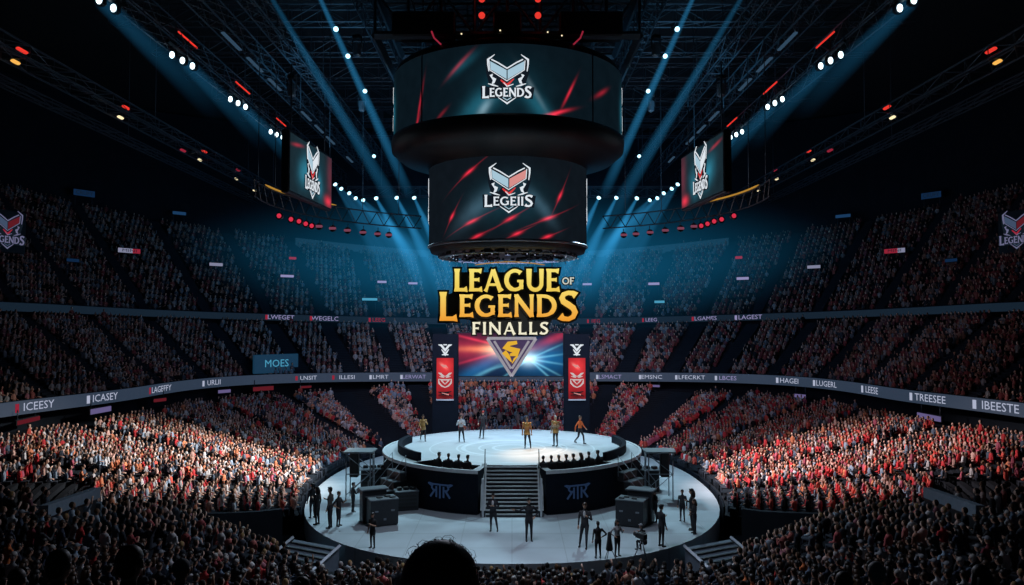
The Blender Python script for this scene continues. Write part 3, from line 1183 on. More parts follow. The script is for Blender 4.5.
balcony_person(126, 547, 5.4, 'dark silhouetted spectator with short black hair, largest head in the lower left', 'short', (.01, .01, .013))
balcony_person(55, 551, 6.2, 'dark silhouetted spectator in black second nearest the lower left corner', 'short', (.012, .012, .016))
balcony_person(179, 560, 8.4, 'spectator in a pale cap seated at the lower left', 'cap', (.03, .04, .06))
balcony_person(14, 570, 8.6, 'spectator in navy in the very lower left corner', 'brown', (.02, .03, .05))
balcony_person(879, 563, 8.6, 'spectator in slate blue with grey hair at the lower right', 'grey', (.06, .09, .14))
balcony_person(846, 573, 8.2, 'spectator in dark blue with short hair at the lower right', 'short', (.03, .05, .09))
balcony_person(984, 566, 8.0, 'dark long-haired spectator near the lower right corner', 'long', (.012, .012, .016))
balcony_person(300, 578, 8.4, 'black-haired spectator low at bottom edge, left of the big head', 'bun', (.02, .02, .025))

# the big dark head in the bottom centre
bp = at(440, 541, 3.0)
bo, hc, hz, sp = person((bp.x, bp.y, bp.z - 1.375 - .035), .06, 'big dark out-of-focus head of a black-haired spectator at the bottom centre', None, ('lap', 'lap'), ('seat', 'seat'), (.008, .009, .012), 'short', vox=.014, name='spectator')
mb = MB()
rr = random.Random(4)
mb.ell(hc + Vector((0, -.015, .010)), (.150, .155, .155), 0, 28, 18)
mb.ell(hc + Vector((.004, -.03, -.07)), (.172, .160, .160), 0, 28, 18)
for i in range(170):
    th = rr.uniform(0, 2 * PI)
    el = rr.uniform(.15, 1.25)
    d = Vector((math.cos(th) * math.cos(el), math.sin(th) * math.cos(el), math.sin(el)))
    p0 = hc + Vector((d.x * .148, d.y * .152 - .015, d.z * .153 + .010))
    tdir = d.cross(Vector((rr.uniform(-1, 1), rr.uniform(-1, 1), rr.uniform(-1, 1)))).normalized()
    k = .012 if i < 145 else .032
    pts = [p0, p0 + d * k * .5 + tdir * k * .5, p0 + d * k * .55 + tdir * k * 1.3, p0 + d * k * .1 + tdir * k * 2.0]
    mb.tube(pts, [.0011, .0010, .0008, .0005], 4, 0)
hh = mb.build('flyaway_hair', M['hair'], bo)

# --- people on the arena floor and the stage
def crew(px, py, hpx, yaw_deg, label, arms, legs, top, hair='short', z=0.0, turn=0, lean=0, bare=False, fem=False, name='person', group=None):
    p = atz(px, py, z)
    if z == 0 and abs(p.x / 12.0) ** 2.3 + abs((p.y - CY) / 16.2) ** 2.3 > 1:
        if abs(p.x) < 6.5:
            p = Vector((p.x, CY - 16.05 * (1 - abs(p.x / 12.0) ** 2.3) ** (1 / 2.3), 0))
        else:
            k_ = .985 / (abs(p.x / 12.0) ** 2.3 + abs((p.y - CY) / 16.2) ** 2.3) ** (1 / 2.3)
            p = Vector((p.x * k_, CY + (p.y - CY) * k_, 0))
    sc_ = hpx * p.y / (F * 1.76)
    sc_ = max(.88, min(1.12, sc_))
    return person((p.x, p.y, z), R(yaw_deg), label, group, arms, legs, top, hair, bare, lean, turn, sc_, .018, fem, name)


BLK = (.012, .013, .017)
_q = crew(493, 531, 36, 172, 'person in dark suit, hands at chest, below the foot of the stage stairs, left', ('chest', 'chest'), ('wide', 'stand'), (.02, .022, .03), 'short')
crew(529, 541, 41, 188, 'person in black, one arm out, standing just right of the stair foot', ('hips', 'point'), ('stand', 'stand'), BLK, 'short')
_p = crew(585, 547, 44, 165, 'tall person in dark open jacket over white shirt striding across the floor', ('hold', 'down'), ('fore', 'wide'), (.03, .03, .036), 'brown')
crew(599.5, 562, 35, 10, 'person in black seen from behind at the front floor edge', ('down', 'hips'), ('stand', 'stand'), BLK, 'short')
crew(620, 562, 33, -150, 'person with long hair and pale jacket at the front floor edge', ('hold', 'hips'), ('stand', 'stand'), (.30, .31, .33), 'long', fem=True)
crew(677, 553, 40, -60, 'person in black standing alone on the right rim of the floor', ('chest', 'down'), ('stand', 'stand'), BLK, 'short')
crew(692, 530, 40, 75, 'long-haired person in black facing left on the right floor rim', ('down', 'chest'), ('stand', 'stand'), BLK, 'long', fem=True)
crew(682.5, 521, 30, 150, 'thin person in charcoal farthest back on the right floor rim', ('down', 'down'), ('stand', 'stand'), (.04, .045, .05), 'brown')
crew(703, 536, 33, 100, 'long-haired person in black nearest the right-hand crowd', ('lap', 'chest'), ('stand', 'stand'), BLK, 'longbrown', fem=True)
crew(655, 522, 30, 120, 'person in charcoal beside the right black equipment case', ('hold', 'down'), ('stand', 'fore'), (.035, .038, .045), 'short')
crew(372.5, 548, 32, 150, 'person in black vest with bare forearms by the left ramp', ('chest', 'down'), ('stand', 'stand'), BLK, 'short', bare=True)
crew(330, 528, 39, 80, 'tall person in long grey coat, left of the close pair', ('down', 'chest'), ('stand', 'stand'), (.07, .065, .06), 'short')
crew(338.5, 526, 33, -110, 'person in black with bare arms, right of the close pair', ('hold', 'hips'), ('stand', 'stand'), (.02, .018, .02), 'brown', bare=True)
crew(310, 526, 36, 70, 'long-haired person in black on the left floor rim', ('chest', 'down'), ('stand', 'stand'), BLK, 'long', fem=True)
crew(300, 520, 33, 40, 'person in black closest to the left-hand crowd', ('down', 'down'), ('stand', 'stand'), BLK, 'short')
crew(353, 512, 24, -60, 'person in dark clothes behind the left black equipment case', ('down', 'hold'), ('stand', 'stand'), (.03, .035, .04), 'short')
_ = crew(650, 561, 30, 35, 'camera operator in black crouched at the front right floor edge', ('hold', 'hold'), ('seat', 'seat'), BLK, 'cap', lean=.5)

for (o, hc, hz, sp) in (_p, _q):
    mb = MB()
    mb.ell(sp[2] + Vector((0, .095, .02)), (.055, .045, .15), 0, 12, 8)
    mb.build('shirt_front', M['white_cloth'], o)

# ------------------------------------------------------------------ stage
SZ = 2.3
stage = empty('stage', (0, CY, 0), 0, 'round raised stage with pale deck and dark fascia in the middle of the arena floor', 'stage')


def deck_material():
    m, nt, out = new_mat('stage_deck')
    h = NT(nt)
    b = nt.nodes.new('ShaderNodeBsdfPrincipled')
    tc = nt.nodes.new('ShaderNodeTexCoord')
    sp = nt.nodes.new('ShaderNodeSeparateXYZ')
    nt.links.new(tc.outputs['Object'], sp.inputs[0])
    r = h.m('SQRT', h.m('MULTIPLY_ADD', sp.outputs[0], sp.outputs[0], h.m('MULTIPLY', sp.outputs[1], sp.outputs[1])))
    acc = None
    for r0, w in ((1.2, .10), (2.1, .07), (3.1, .14), (3.5, .06), (5.2, .05)):
        q = h.m('LESS_THAN', h.m('ABSOLUTE', h.m('SUBTRACT', r, r0)), w)
        acc = q if acc is None else h.m('MAXIMUM', acc, q)
    nz = nt.nodes.new('ShaderNodeTexNoise')
    nz.inputs['Scale'].default_value = .8
    nz.inputs['Detail'].default_value = 5
    nt.links.new(tc.outputs['Object'], nz.inputs['Vector'])
    g = h.m('MULTIPLY', h.m('MULTIPLY_ADD', nz.outputs['Fac'], .4, .8), h.m('MULTIPLY_ADD', acc, .26, 1.0))
    nt.links.new(h.scale((.42, .46, .49), g), b.inputs['Base Color'])
    b.inputs['Roughness'].default_value = .5
    nt.links.new(b.outputs[0], out.inputs['Surface'])
    return m


M['deck'] = deck_material()
RS = 8.1
SA = 13       # half angle of the stair recess
PIT0, PIT1 = 15.5, 47
mb = MB()
radii = [0.0, 1.5, 3, 4.5, 6.1, 6.35, 7.72, RS - .12]
N = 360
deck_cells = []
def P2(r, a, z): return (r * math.sin(R(a)), -r * math.cos(R(a)), z)
def in_pit(am): return PIT0 < abs(am) < PIT1
vs = []
for r in radii:
    for i in range(N): vs.append(P2(r, i - 180 + 0.0, SZ))
fs = []
for q in range(len(radii) - 1):
    for i in range(N):
        am = i - 180 + .5
        if abs(am) < SA and q >= 4: continue
        if q == 5 and in_pit(am): continue
        j = (i + 1) % N
        fs.append((q * N + i, (q + 1) * N + i, (q + 1) * N + j, q * N + j))
mb.add(vs, fs)
mb.build('deck', M['deck'], stage)
# rim, lip and fascia
mb = MB()
mb.lathe([(RS - .13, SZ), (RS - .13, SZ + .05), (RS + .03, SZ + .05), (RS + .03, SZ - .14), (RS - .02, SZ - .14)], n=220, a0=SA, a1=360 - SA, smooth=False)
mb.build('rim', M['rim'], stage)
mb = MB()
mb.lathe([(RS - .03, SZ - .13), (RS - .03, .02), (RS + .1, .02), (RS + .1, 0)], n=220, a0=SA, a1=360 - SA, smooth=False)
# recess side and back walls
mb.lathe([(6.1, SZ), (6.1, 0)], n=26, a0=-SA, a1=SA, smooth=False)
for s in (-1, 1):
    a, b = P2(6.1, s * SA, 0), P2(RS, s * SA, 0)
    mb.add([a, b, (b[0], b[1], SZ), (a[0], a[1], SZ)], [(0, 1, 2, 3)])
mb.build('fascia', M['navy'], stage)
# player pits sunk behind the front rim
for s in (-1, 1):
    mb = MB()
    a0, a1 = (PIT0, PIT1) if s > 0 else (-PIT1, -PIT0)
    mb.lathe([(6.35, SZ), (6.35, 1.55), (7.72, 1.55), (7.72, SZ)], n=40, a0=a0, a1=a1, smooth=False)
    for a in (a0, a1):
        p, q = P2(6.35, a, 1.55), P2(7.72, a, 1.55)
        mb.add([p, q, (q[0], q[1], SZ), (p[0], p[1], SZ)], [(0, 1, 2, 3)])
    mb.build('player_pit', M['black'], stage)
# low dark parapets on the rim at both sides
for s in (-1, 1):
    mb = MB()
    a0, a1 = (49, 108) if s > 0 else (-108, -49)
    mb.lathe([(6.95, SZ), (6.95, SZ + .46), (7.2, SZ + .50), (7.2, SZ)], n=60, a0=a0, a1=a1, smooth=False)
    for a in (a0, a1):
        p = [P2(6.95, a, SZ), P2(7.2, a, SZ), P2(7.2, a, SZ + .5), P2(6.95, a, SZ + .46)]
        mb.add(p, [(0, 1, 2, 3)])
    mb.build('parapet', M['navy'], stage)
# emblem on both halves of the fascia: mirrored R, T, R with winged ends
for cx in (434, 581):
    p = at(cx, 490, CY - 7.6)
    ang = math.degrees(math.atan2(p.x, CY - p.y))
    mb = MB()
    def mp(u, v, d, ang=ang):
        a = ang + math.degrees(u / RS)
        return P2(RS + .01 + d, a, 1.12 + v)
    k = .5
    S = lambda pts, w: mb.strip([(x * k * 1.12, y * k * .88) for x, y in pts], w * k * .9, mp, 0, .03)
    for s in (-1, 1):
        S([(s * .42, -.85), (s * .42, .5)], .22)
        S([(s * .30, .72), (s * .9, .72), (s * 1.3, .82)], .2)
        S([(s * .42, .02), (s * .8, .02), (s * .98, .28), (s * .86, .66)], .2)
        S([(s * .62, .0), (s * 1.15, -.85)], .24)
        S([(s * 1.02, .5), (s * 1.42, .82)], .16)
    S([(0, -.95), (0, .72)], .2)
    S([(-.34, .72), (.34, .72)], .2)
    mb.build('emblem', M['g_emblem'], stage)
# main stairs
stairs = MB()
st = empty('staircase', (0, 0, 0))
st.parent = stage
ns = 13
y0, y1 = -8.35, -6.25
for i in range(ns):
    mb = MB()
    ya = y0 + (y1 - y0) * i / ns
    z = SZ * (i + 1) / ns
    dp = (y1 - y0) / ns
    mb.box((0, (ya + dp * .5 + .02), z - .11), (2.78, dp + .04, .10 + .12), 1)
    mb.box((0, ya + dp * .5 - .01, z - .035), (2.8, dp + .05, .07), 0)
    mb.build('step', [M['rim'], M['black']], st)
for s in (-1, 1):
    mb = MB()
    pts = [(y0 - .02, 0), (y0 - .02, .32), (y1, SZ + .12), (y1, 0)]
    mb.add([(s * 1.42, y, z) for y, z in pts] + [(s * 1.66, y, z) for y, z in pts],
           [(0, 1, 2, 3), (7, 6, 5, 4), (0, 4, 5, 1), (2, 6, 7, 3)], 0)
    mb.add([(s * x, y, z + .01) for x in (1.40, 1.68) for y, z in pts[1:3]], [(0, 1, 3, 2)], 1)
    mb.box((s * 1.54, y0 - .06, 1.02), (.12, .08, 2.02), 1)
    mb.build('stair_cheek', [M['navy'], M['rim']], st)
    mb = MB()
    mb.tube([(s * 1.5, y0 + .1, .3), (s * 1.5, y0 + .1, 1.15), (s * 1.5, y1 + .1, SZ + .9), (s * 1.5, y1 + .1, SZ)], .025, 6)
    mb.build('handrail', M['black'], st)

# six performers on the deck
perf = [
    (423, 441, 25, -160, 'performer in bulky gold and brown costume, farthest left on stage', ('hold', 'swing'), ('fore', 'aft'), (.42, .24, .07), 'brown', True),
    (461, 442, 26, 185, 'performer in white top and dark trousers, second from left on stage', ('chest', 'hold'), ('wide', 'stand'), (.45, .46, .48), 'short', False),
    (483, 438, 26, 165, 'performer in dark clothes with red headwear, third from left on stage', ('down', 'swing'), ('fore', 'wide'), (.035, .03, .035), 'brown', False),
    (527, 448, 30, 180, 'performer in bronze armour facing front at the centre of the stage', ('down', 'down'), ('wide', 'stand'), (.36, .16, .06), 'brown', True),
    (555.5, 446, 29, 150, 'performer in grey and gold armour just right of the stage centre', ('hold', 'down'), ('stand', 'stand'), (.26, .20, .13), 'grey', True),
    (580, 444, 27, -125, 'performer in orange top mid-stride, farthest right on stage', ('swing', 'back'), ('fore', 'aft'), (.80, .17, .04), 'brown', False),
]
for (px, py, h, yaw, lab, arms, legs, top, hair, arm_) in perf:
    o, hc, hz, sp = crew(px, py, h, yaw, lab, arms, legs, top, hair, z=SZ, name='performer', group='performers on the stage')
    if arm_:
        mb = MB()
        mb.ell(sp[2] + Vector((0, .01, 0)), (.175, .138, .17), 0, 14, 10)
        mb.build('chest_armour', M['gold'], o)
        for s in (-1, 1):
            mb = MB()
            mb.ell(sp[3] + Vector((s * .2, 0, 0)), (.085, .085, .065), 0, 12, 8)
            mb.build('shoulder_guard', M['gold'], o)
        mb = MB()
        mb.lathe([(.16, hz + .12), (.172, hz + .06), (.20, hz - .14), (.19, hz - .14), (.15, hz + .06)], n=18)
        mb.build('skirt_armour', M['gold'], o)
    if 'red headwear' in lab:
        mb = MB()
        mb.ell(hc + Vector((0, -.01, .05)), (.095, .112, .10), 0, 14, 8, zmin=-.2)
        mb.build('headwear', M['g_redcloth'] if 'g_redcloth' in M else mat('red_cloth', (.5, .05, .04), .8), o)

# players in the two pits behind the rim
pl = [(439.5, 'L'), (449, 'L'), (459, 'L'), (468, 'L'), (543, 'R'), (551, 'R'), (558.5, 'R'), (566, 'R'), (573, 'R'), (580.5, 'R'), (588.5, 'R'), (597.5, 'R')]
cnt = {'L': 0, 'R': 0}
HL = ['short', 'brown', 'short', 'short', 'short', 'short', 'grey', 'brown', 'short', 'longbrown', 'short', 'short']
for i, (px, sd) in enumerate(pl):
    x = (px - 512) * 43.6 / F
    y = CY - math.sqrt(max(1, 6.8 ** 2 - x * x))
    x = (px - 512) * y / F
    y = CY - math.sqrt(max(1, 6.8 ** 2 - x * x))
    cnt[sd] += 1
    lab = 'seated player in dark top, %s from left in the %s pit on the stage front' % (ORD[cnt[sd] - 1], 'left' if sd == 'L' else 'right')
    person((x, y, 1.55), math.atan2(x, CY - y) + random.uniform(-.4, .4), lab, 'players seated behind the stage rim', ('lap', 'chest') if i % 2 else ('lap', 'lap'), ('seat', 'seat'),
           [(.012, .013, .017), (.02, .022, .03), (.03, .035, .045)][i % 3], HL[i], vox=.020, name='seated_player')
    # chair
    ch = empty('player_chair', (x, y, 1.55), math.atan2(x, CY - y), 'black chair under the seated player %s from left in the %s stage pit' % (ORD[cnt[sd] - 1], 'left' if sd == 'L' else 'right'), 'chair', 'chairs in the stage pits')
    mb = MB(); mb.box((0, .02, .385), (.44, .44, .07), bev=.03); mb.build('seat', M['black'], ch)
    mb = MB(); mb.box((0, -.235, .72), (.42, .05, .56), bev=.03); mb.build('backrest', M['black'], ch)
    for sx in (-1, 1):
        for sy in (-1, 1):
            mb = MB(); mb.tube([(sx * .18, sy * .18, .36), (sx * .2, sy * .2, 0)], .018, 5); mb.build('leg', M['metal'], ch)

# ------------------------------------------------------------------ kit round the stage
def steps_unit(px, py, yaw, label):
    p = Vector((px, py, 0))
    e = empty('stage_steps', p, yaw, label, 'steps', 'side steps up to the stage')
    for i in range(4):
        mb = MB()
        mb.box((0, .42 * i + .25, .46 * (i + 1) - .27), (1.5, .42, .46), 1)
        mb.box((0, .42 * i + .23, .46 * (i + 1) - .02), (1.54, .46, .05), 0)
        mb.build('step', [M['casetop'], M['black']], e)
    for s in (-1, 1):
        mb = MB()
        mb.tube([(s * .76, .1, .0), (s * .76, .1, 1.25), (s * .76, 1.65, 2.75), (s * .76, 1.65, 1.6)], .028, 6)
        mb.bar((s * .76, .1, .7), (s * .76, 1.65, 2.2), .035)
        mb.build('handrail', M['metal'], e)


steps_unit(-9.85 * math.sin(R(52)), CY - 9.85 * math.cos(R(52)), -R(52), 'dark steps with pale treads and handrails, left of the stage')
steps_unit(9.85 * math.sin(R(52)), CY - 9.85 * math.cos(R(52)), R(52), 'dark steps with pale treads and handrails, right of the stage')


def case_unit(px, py, yaw, label, sgn):
    p = atz(px, py, 0)
    e = empty('equipment_case', p, yaw, label, 'equipment case', 'twin black equipment cases on the floor')
    e.scale = (.84, .84, .86)
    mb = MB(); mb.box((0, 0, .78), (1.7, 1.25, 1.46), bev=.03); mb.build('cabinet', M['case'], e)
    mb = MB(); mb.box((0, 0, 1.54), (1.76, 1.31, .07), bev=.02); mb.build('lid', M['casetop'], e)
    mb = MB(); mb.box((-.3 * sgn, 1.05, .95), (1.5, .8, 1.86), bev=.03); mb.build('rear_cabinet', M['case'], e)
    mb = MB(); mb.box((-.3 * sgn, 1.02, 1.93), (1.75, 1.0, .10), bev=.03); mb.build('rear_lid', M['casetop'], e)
    for (x, y) in ((.35, .1), (-.2, -.15), (.55, -.3)):
        mb = MB(); mb.box((x * sgn, y, 1.61), (.34, .26, .07), 0, .2, .02); mb.build('control_box', M['black'], e)
    for sx in (-.5, .5):
        mb = MB(); mb.box((sx, -.645, .9), (.22, .03, .10), bev=.01); mb.build('handle', M['metal'], e)
    for sx in (-.7, .7):
        for sy in (-.5, .5):
            mb = MB(); mb.tube([(sx - .03, sy, .05), (sx + .03, sy, .05)], .05, 10); mb.build('caster', M['blackgloss'], e)
    mb = MB()
    mb.box((.02, -.64, .42), (.16, .02, .12))
    mb.build('plate', M['metal'], e)


case_unit(382, 524, .42, 'black equipment case with pale lid on the left of the floor', 1)
case_unit(632, 525, -.42, 'black equipment case with pale lid on the right of the floor', -1)


def rack(px, py, yaw, w, d, h_, label, name='equipment_rack'):
    p = atz(px, py, 0)
    e = empty(name, p, yaw, label, 'equipment rack')
    mb = MB(); mb.box((0, 0, h_ / 2), (w, d, h_), bev=.03); mb.build('cabinet', M['case'], e)
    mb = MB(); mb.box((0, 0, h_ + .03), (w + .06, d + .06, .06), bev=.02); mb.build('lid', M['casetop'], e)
    for k in range(3):
        mb = MB(); mb.box((-w * .3 + k * w * .3, 0, h_ + .14), (w * .2, d * .3, .16), 0, .3 * k, .02); mb.build('control_box', M['black'], e)
    mb = MB()
    for k in range(4): mb.box((0, -d / 2 - .012, h_ * (.2 + .2 * k)), (w * .8, .02, h_ * .12))
    mb.build('front_panel', M['blackgloss'], e)
    return e


rack(406, 509, .3, 1.25, .9, 1.0, 'low black equipment rack between the left case and the stage')
rack(373, 489, .2, 1.5, 1.0, 1.25, 'tall dark equipment rack beside the left stage steps')
rack(647, 490, -.2, 1.5, 1.0, 1.25, 'tall dark equipment rack beside the right stage steps')


M['platform'] = mat('platform_deck', (.16, .19, .21), .7)


def tower(px, py, sgn, label):
    p = atz(px, py, 0)
    e = empty('camera_platform', p, 0, label, 'scaffold platform', 'scaffold platforms flanking the stage')
    H_ = 2.75
    mb = MB(); mb.box((0, 0, H_), (1.75, 1.5, .10), bev=.02); mb.build('platform_top', M['platform'], e)
    for sx in (-.7, .7):
        for sy in (-.6, .6):
            mb = MB(); mb.tube([(sx, sy, 0), (sx, sy, H_ - .05)], .035, 6); mb.build('leg', M['metal'], e)
    for sy in (-.6, .6):
        mb = MB()
        mb.bar((-.7, sy, .3), (.7, sy, 1.5), .03)
        mb.bar((.7, sy, 1.5), (-.7, sy, 2.6), .03)
        mb.bar((-.7, sy, 1.5), (.7, sy, 1.5), .04)
        mb.build('brace', M['metal'], e)
    mb = MB(); mb.box((-.35 * sgn, .1, 1.95), (.5, .5, 1.45), bev=.03); mb.build('hanging_speaker', M['black'], e)
    lad = MB()
    lx = .95 * sgn
    for q in (-.2, .2): lad.tube([(lx - .0, -.75 + q, 0), (lx - .1 * sgn, -.45 + q, H_ + .1)], .025, 6)
    ld = lad.build('ladder', M['metal'], e)
    for k in range(9):
        mb = MB()
        t = (k + .5) / 9
        mb.tube([(lx - .1 * sgn * t, -.95 + .3 * t, t * H_), (lx - .1 * sgn * t, -.55 + .3 * t, t * H_)], .018, 5)
        mb.build('rung', M['metal'], ld)


tower(360, 498, 1, 'scaffold platform with ladder on the left of the stage')
tower(659, 498, -1, 'scaffold platform with ladder on the right of the stage')

# covered tripod at the front edge, between two people
p = atz(609.5, 561, 0)
e = empty('covered_tripod', p, 0, 'narrow black covered tripod between two people at the front edge', 'tripod')
mb = MB(); mb.lathe([(.02, 1.25), (.07, 1.2), (.10, .9), (.16, .5), (.13, .45)], n=12); mb.build('cover', M['black'], e)
for k in range(3):
    mb = MB(); a = k * 2 * PI / 3
    mb.tube([(0, 0, .7), (.32 * math.cos(a), .32 * math.sin(a), 0)], .018, 5); mb.build('leg', M['metal'], e)
# camera held by the crouching operator
p = atz(642, 558, 0)
e = empty('broadcast_camera', (p.x, p.y, 0), .6, 'black broadcast camera on short tripod before the crouching operator', 'camera')
mb = MB(); mb.box((0, 0, .95), (.22, .5, .24), bev=.03); mb.build('camera_body', M['black'], e)
mb = MB(); mb.tube([(0, .24, .95), (0, .46, .95)], [.07, .09], 12); mb.build('lens', M['blackgloss'], e)
mb = MB(); mb.box((0, -.1, 1.12), (.05, .3, .05), bev=.01); mb.build('top_handle', M['black'], e)
for k in range(3):
    mb = MB(); a = k * 2 * PI / 3 + .4
    mb.tube([(0, 0, .82), (.35 * math.cos(a), .35 * math.sin(a), 0)], .02, 5); mb.build('leg', M['metal'], e)

# ramps with slatted decks at the front corners of the floor
for sgn, lab in ((-1, 'slatted grey ramp off the left front corner of the floor'), (1, 'slatted grey ramp off the right front corner of the floor')):
    e = empty('access_ramp', (sgn * 9.3, 36.9, -1.1), sgn * .5, lab, 'ramp', 'ramps at the floor corners')
    mb = MB()
    mb.add([(-1.4, -2.3, .1), (1.4, -2.3, .1), (1.4, .2, 1.0), (-1.4, .2, 1.0), (-1.4, -2.3, 0), (1.4, -2.3, 0), (1.4, .2, 0), (-1.4, .2, 0)],
           [(0, 1, 2, 3), (0, 4, 5, 1), (1, 5, 6, 2), (2, 6, 7, 3), (3, 7, 4, 0)])
    mb.build('deck', M['parapet'], e)
    for k in range(7):
        mb = MB()
        y = -2.1 + k * .34
        z = .1 + (y + 2.3) / 2.5 * .9 + .04
        mb.box((0, y, z), (2.7, .12, .05)); mb.build('slat', M['black'], e)
    for sx in (-1.45, 1.45):
        mb = MB(); mb.bar((sx, -2.3, .2), (sx, .2, 1.1), .12); mb.build('edge_rail', M['metal'], e)

# low barriers round the foot of the side tiers
for sgn in (-1, 1):
    for k in range(6):
        a = R(60 + 13.0 * k)
        b = R(60 + 13.0 * k + 11.5)
        mb = MB()
        pts = []
        for q in range(7):
            th = a + (b - a) * q / 6
            r = float(r_in(th)) + .0
            pts.append((sgn * r * math.sin(th), CY - r * math.cos(th)))
        k_ = len(pts)
        vs = [(x, y, -1.1) for x, y in pts] + [(x, y, .16) for x, y in pts] + [(x * 1.006, y, -1.1) for x, y in pts] + [(x * 1.006, y, .16) for x, y in pts]
        fs = []
        for i in range(k_ - 1):
            fs += [(i, i + 1, k_ + i + 1, k_ + i), (2 * k_ + i, 3 * k_ + i, 3 * k_ + i + 1, 2 * k_ + i + 1), (k_ + i, k_ + i + 1, 3 * k_ + i + 1, 3 * k_ + i)]
        mb.add(vs, fs)
        mb.build('crowd_barrier', M['navy'], label='dark curved barrier panel before the %s-hand crowd, %s from the near end' % ('left' if sgn < 0 else 'right', ORD[k]), cat='barrier', group='barrier panels round the floor')

# ------------------------------------------------------------------ emblem drawn in pixels of the close-up, mapped by fn(u, v, d)
def emblem(mb, fn, k, txt='LEGENDS', right='g_blue', only_mark=False):
    """material slots: 0 white, 1 ice blue, 2 right slab, 3 red, 4 dark"""
    q = lambda x, y: ((x - 302) * k, (275 - y) * k)
    Pq = lambda pts, mi, d=.02: mb.poly([q(*p) for p in pts], fn, 0, d, mi)
    Sq = lambda pts, w, mi, d=.03: mb.strip([q(*p) for p in pts], [i * k for i in w] if isinstance(w, list) else w * k, fn, 0, d, mi)
    # dark ground behind the mark
    if not only_mark: Pq([(130, 100), (302, 190), (475, 100), (478, 215), (440, 330), (520, 330), (505, 425), (360, 425), (302, 480), (240, 425), (95, 425), (90, 320), (165, 330), (135, 215)], 4, .008)
    Pq([(168, 126), (298, 200), (298, 272), (172, 192)], 1)
    Pq([(438, 126), (434, 192), (306, 272), (306, 200)], 2)
    Sq([(178, 112), (230, 140), (302, 186), (374, 140), (428, 112)], 9, 0)
    Sq([(160, 120), (166, 196), (300, 286), (438, 196), (444, 120)], 6, 0)
    Sq([(204, 74), (150, 112), (150, 150), (158, 206)], [3, 14, 11, 6], 0)
    Sq([(412, 74), (468, 112), (468, 150), (460, 206)], [3, 14, 11, 6], 0)
    Sq([(252, 278), (302, 322), (354, 270)], [10, 20, 8], 3)
    Sq([(275, 300), (302, 330), (352, 312)], [5, 9, 4], 0)
    for s in (-1, 1):
        X = lambda x: 302 + s * x
        Pq([(X(138), 238), (X(112), 228), (X(118), 252), (X(86), 268), (X(98), 300), (X(122), 312), (X(112), 280)], 0)
        Sq([(X(150), 305), (X(110), 318), (X(70), 330)], [4, 12, 4], 0)
    if not only_mark:
        sz = [1.12] + [.82] * (len(txt) - 2) + [1.12]
        H_ = 86 * k
        w = word_width(txt, sz) * H_
        sx = (396 * k) / w
        dr = [.10] + [0] * (len(txt) - 2) + [.10]
        x0, y0 = q(104, 412)
        word(mb, txt, x0, y0, H_, fn, 0, .022, 4, .06 * H_, sx, sz, dr)
        word(mb, txt, x0, y0, H_, fn, .022, .035, 0, 0, sx, sz, dr)
    Sq([(232, 418), (302, 466), (372, 418)], [4, 12, 4], 0)
    Sq([(268, 418), (302, 440), (336, 418)], 6, 1)


EM = lambda right='g_blue': [M['g_white'], M['g_blue'], M[right], M['g_red'], M['g_dark']]
TEAL = (.02, .19, .28)
RED = (.85, .02, .05)
WHT = (.55, .75, .85)

# ------------------------------------------------------------------ scoreboard
JC = Vector((-.27, 49.7, 0))
jb = empty('scoreboard', JC, 0, 'huge round black hanging scoreboard with two stacked wraparound screens over the stage', 'scoreboard')


def cyl_screen(name, r, z0, z1, m, a0=-180, a1=180):
    mb = MB()
    n = 120
    mb.uv = []
    for i in range(n + 1):
        a = a0 + (a1 - a0) * i / n
        for z in (z0, z1):
            mb.v.append((r * math.sin(R(a)), -r * math.cos(R(a)), z))
            mb.uv.append((r * R(a), z - (z0 + z1) / 2))
    for i in range(n):
        mb.f.append((2 * i, 2 * i + 2, 2 * i + 3, 2 * i + 1))
        mb.mi.append(0)
        mb.sm.append(True)
    return mb.build(name, m, jb)


RU, RL = 7.25, 5.02
U0, U1 = 21.75, 25.65
L0, L1 = 15.1, 19.9
upx = lambda px, py: (RU * math.asin(max(-1, min(1, (px - 507.5) * (42.6) / F / RU))), 10.3 + (322 - py) * 42.6 / F - (U0 + U1) / 2)
lpx = lambda px, py: (RL * math.asin(max(-1, min(1, (px - 507) * (44.9) / F / RL))), 10.3 + (322 - py) * 44.6 / F - (L0 + L1) / 2)
B = []
def ub(px, py, su, sv, a, col, st, f=upx): u, v = f(px, py); B.append((u, v, su, sv, a, col, st))
ub(484, 107, .6, .22, 55, WHT, .33)
ub(480, 103, 1.3, .6, 40, TEAL, .6)
ub(540, 105, 1.1, .45, -50, TEAL, .5)
ub(536, 90, 1.2, .14, -58, WHT, .12)
ub(510, 85, 1.9, 1.4, 0, TEAL, .12)
ub(463, 60, .9, .25, 35, TEAL, .3)
ub(571, 87, .7, .07, 62, RED, .9)
ub(558, 109, .8, .09, 18, RED, 1.0)
ub(553, 113, .5, .09, 28, RED, .8)
ub(458, 60, .75, .10, 42, RED, .35)
ub(440, 108, .4, .09, 40, RED, .2)
ub(415, 94, 1.0, .08, 76, RED, .55)
ub(409, 120, .8, .08, 62, RED, .65)
ub(608, 78, .6, .12, 30, RED, .4)
for s in (-1, 1):
    B.append((s * RU * R(78), -.6, .7, 1.2, 0, TEAL, .7))
B_up = B
B = []
ub(478, 205, 1.6, .5, 38, (.08, .17, .24), .45, lpx)
ub(541, 204, 1.2, .35, -48, (.08, .17, .24), .4, lpx)
ub(510, 200, 2.2, 1.3, 0, TEAL, .14, lpx)
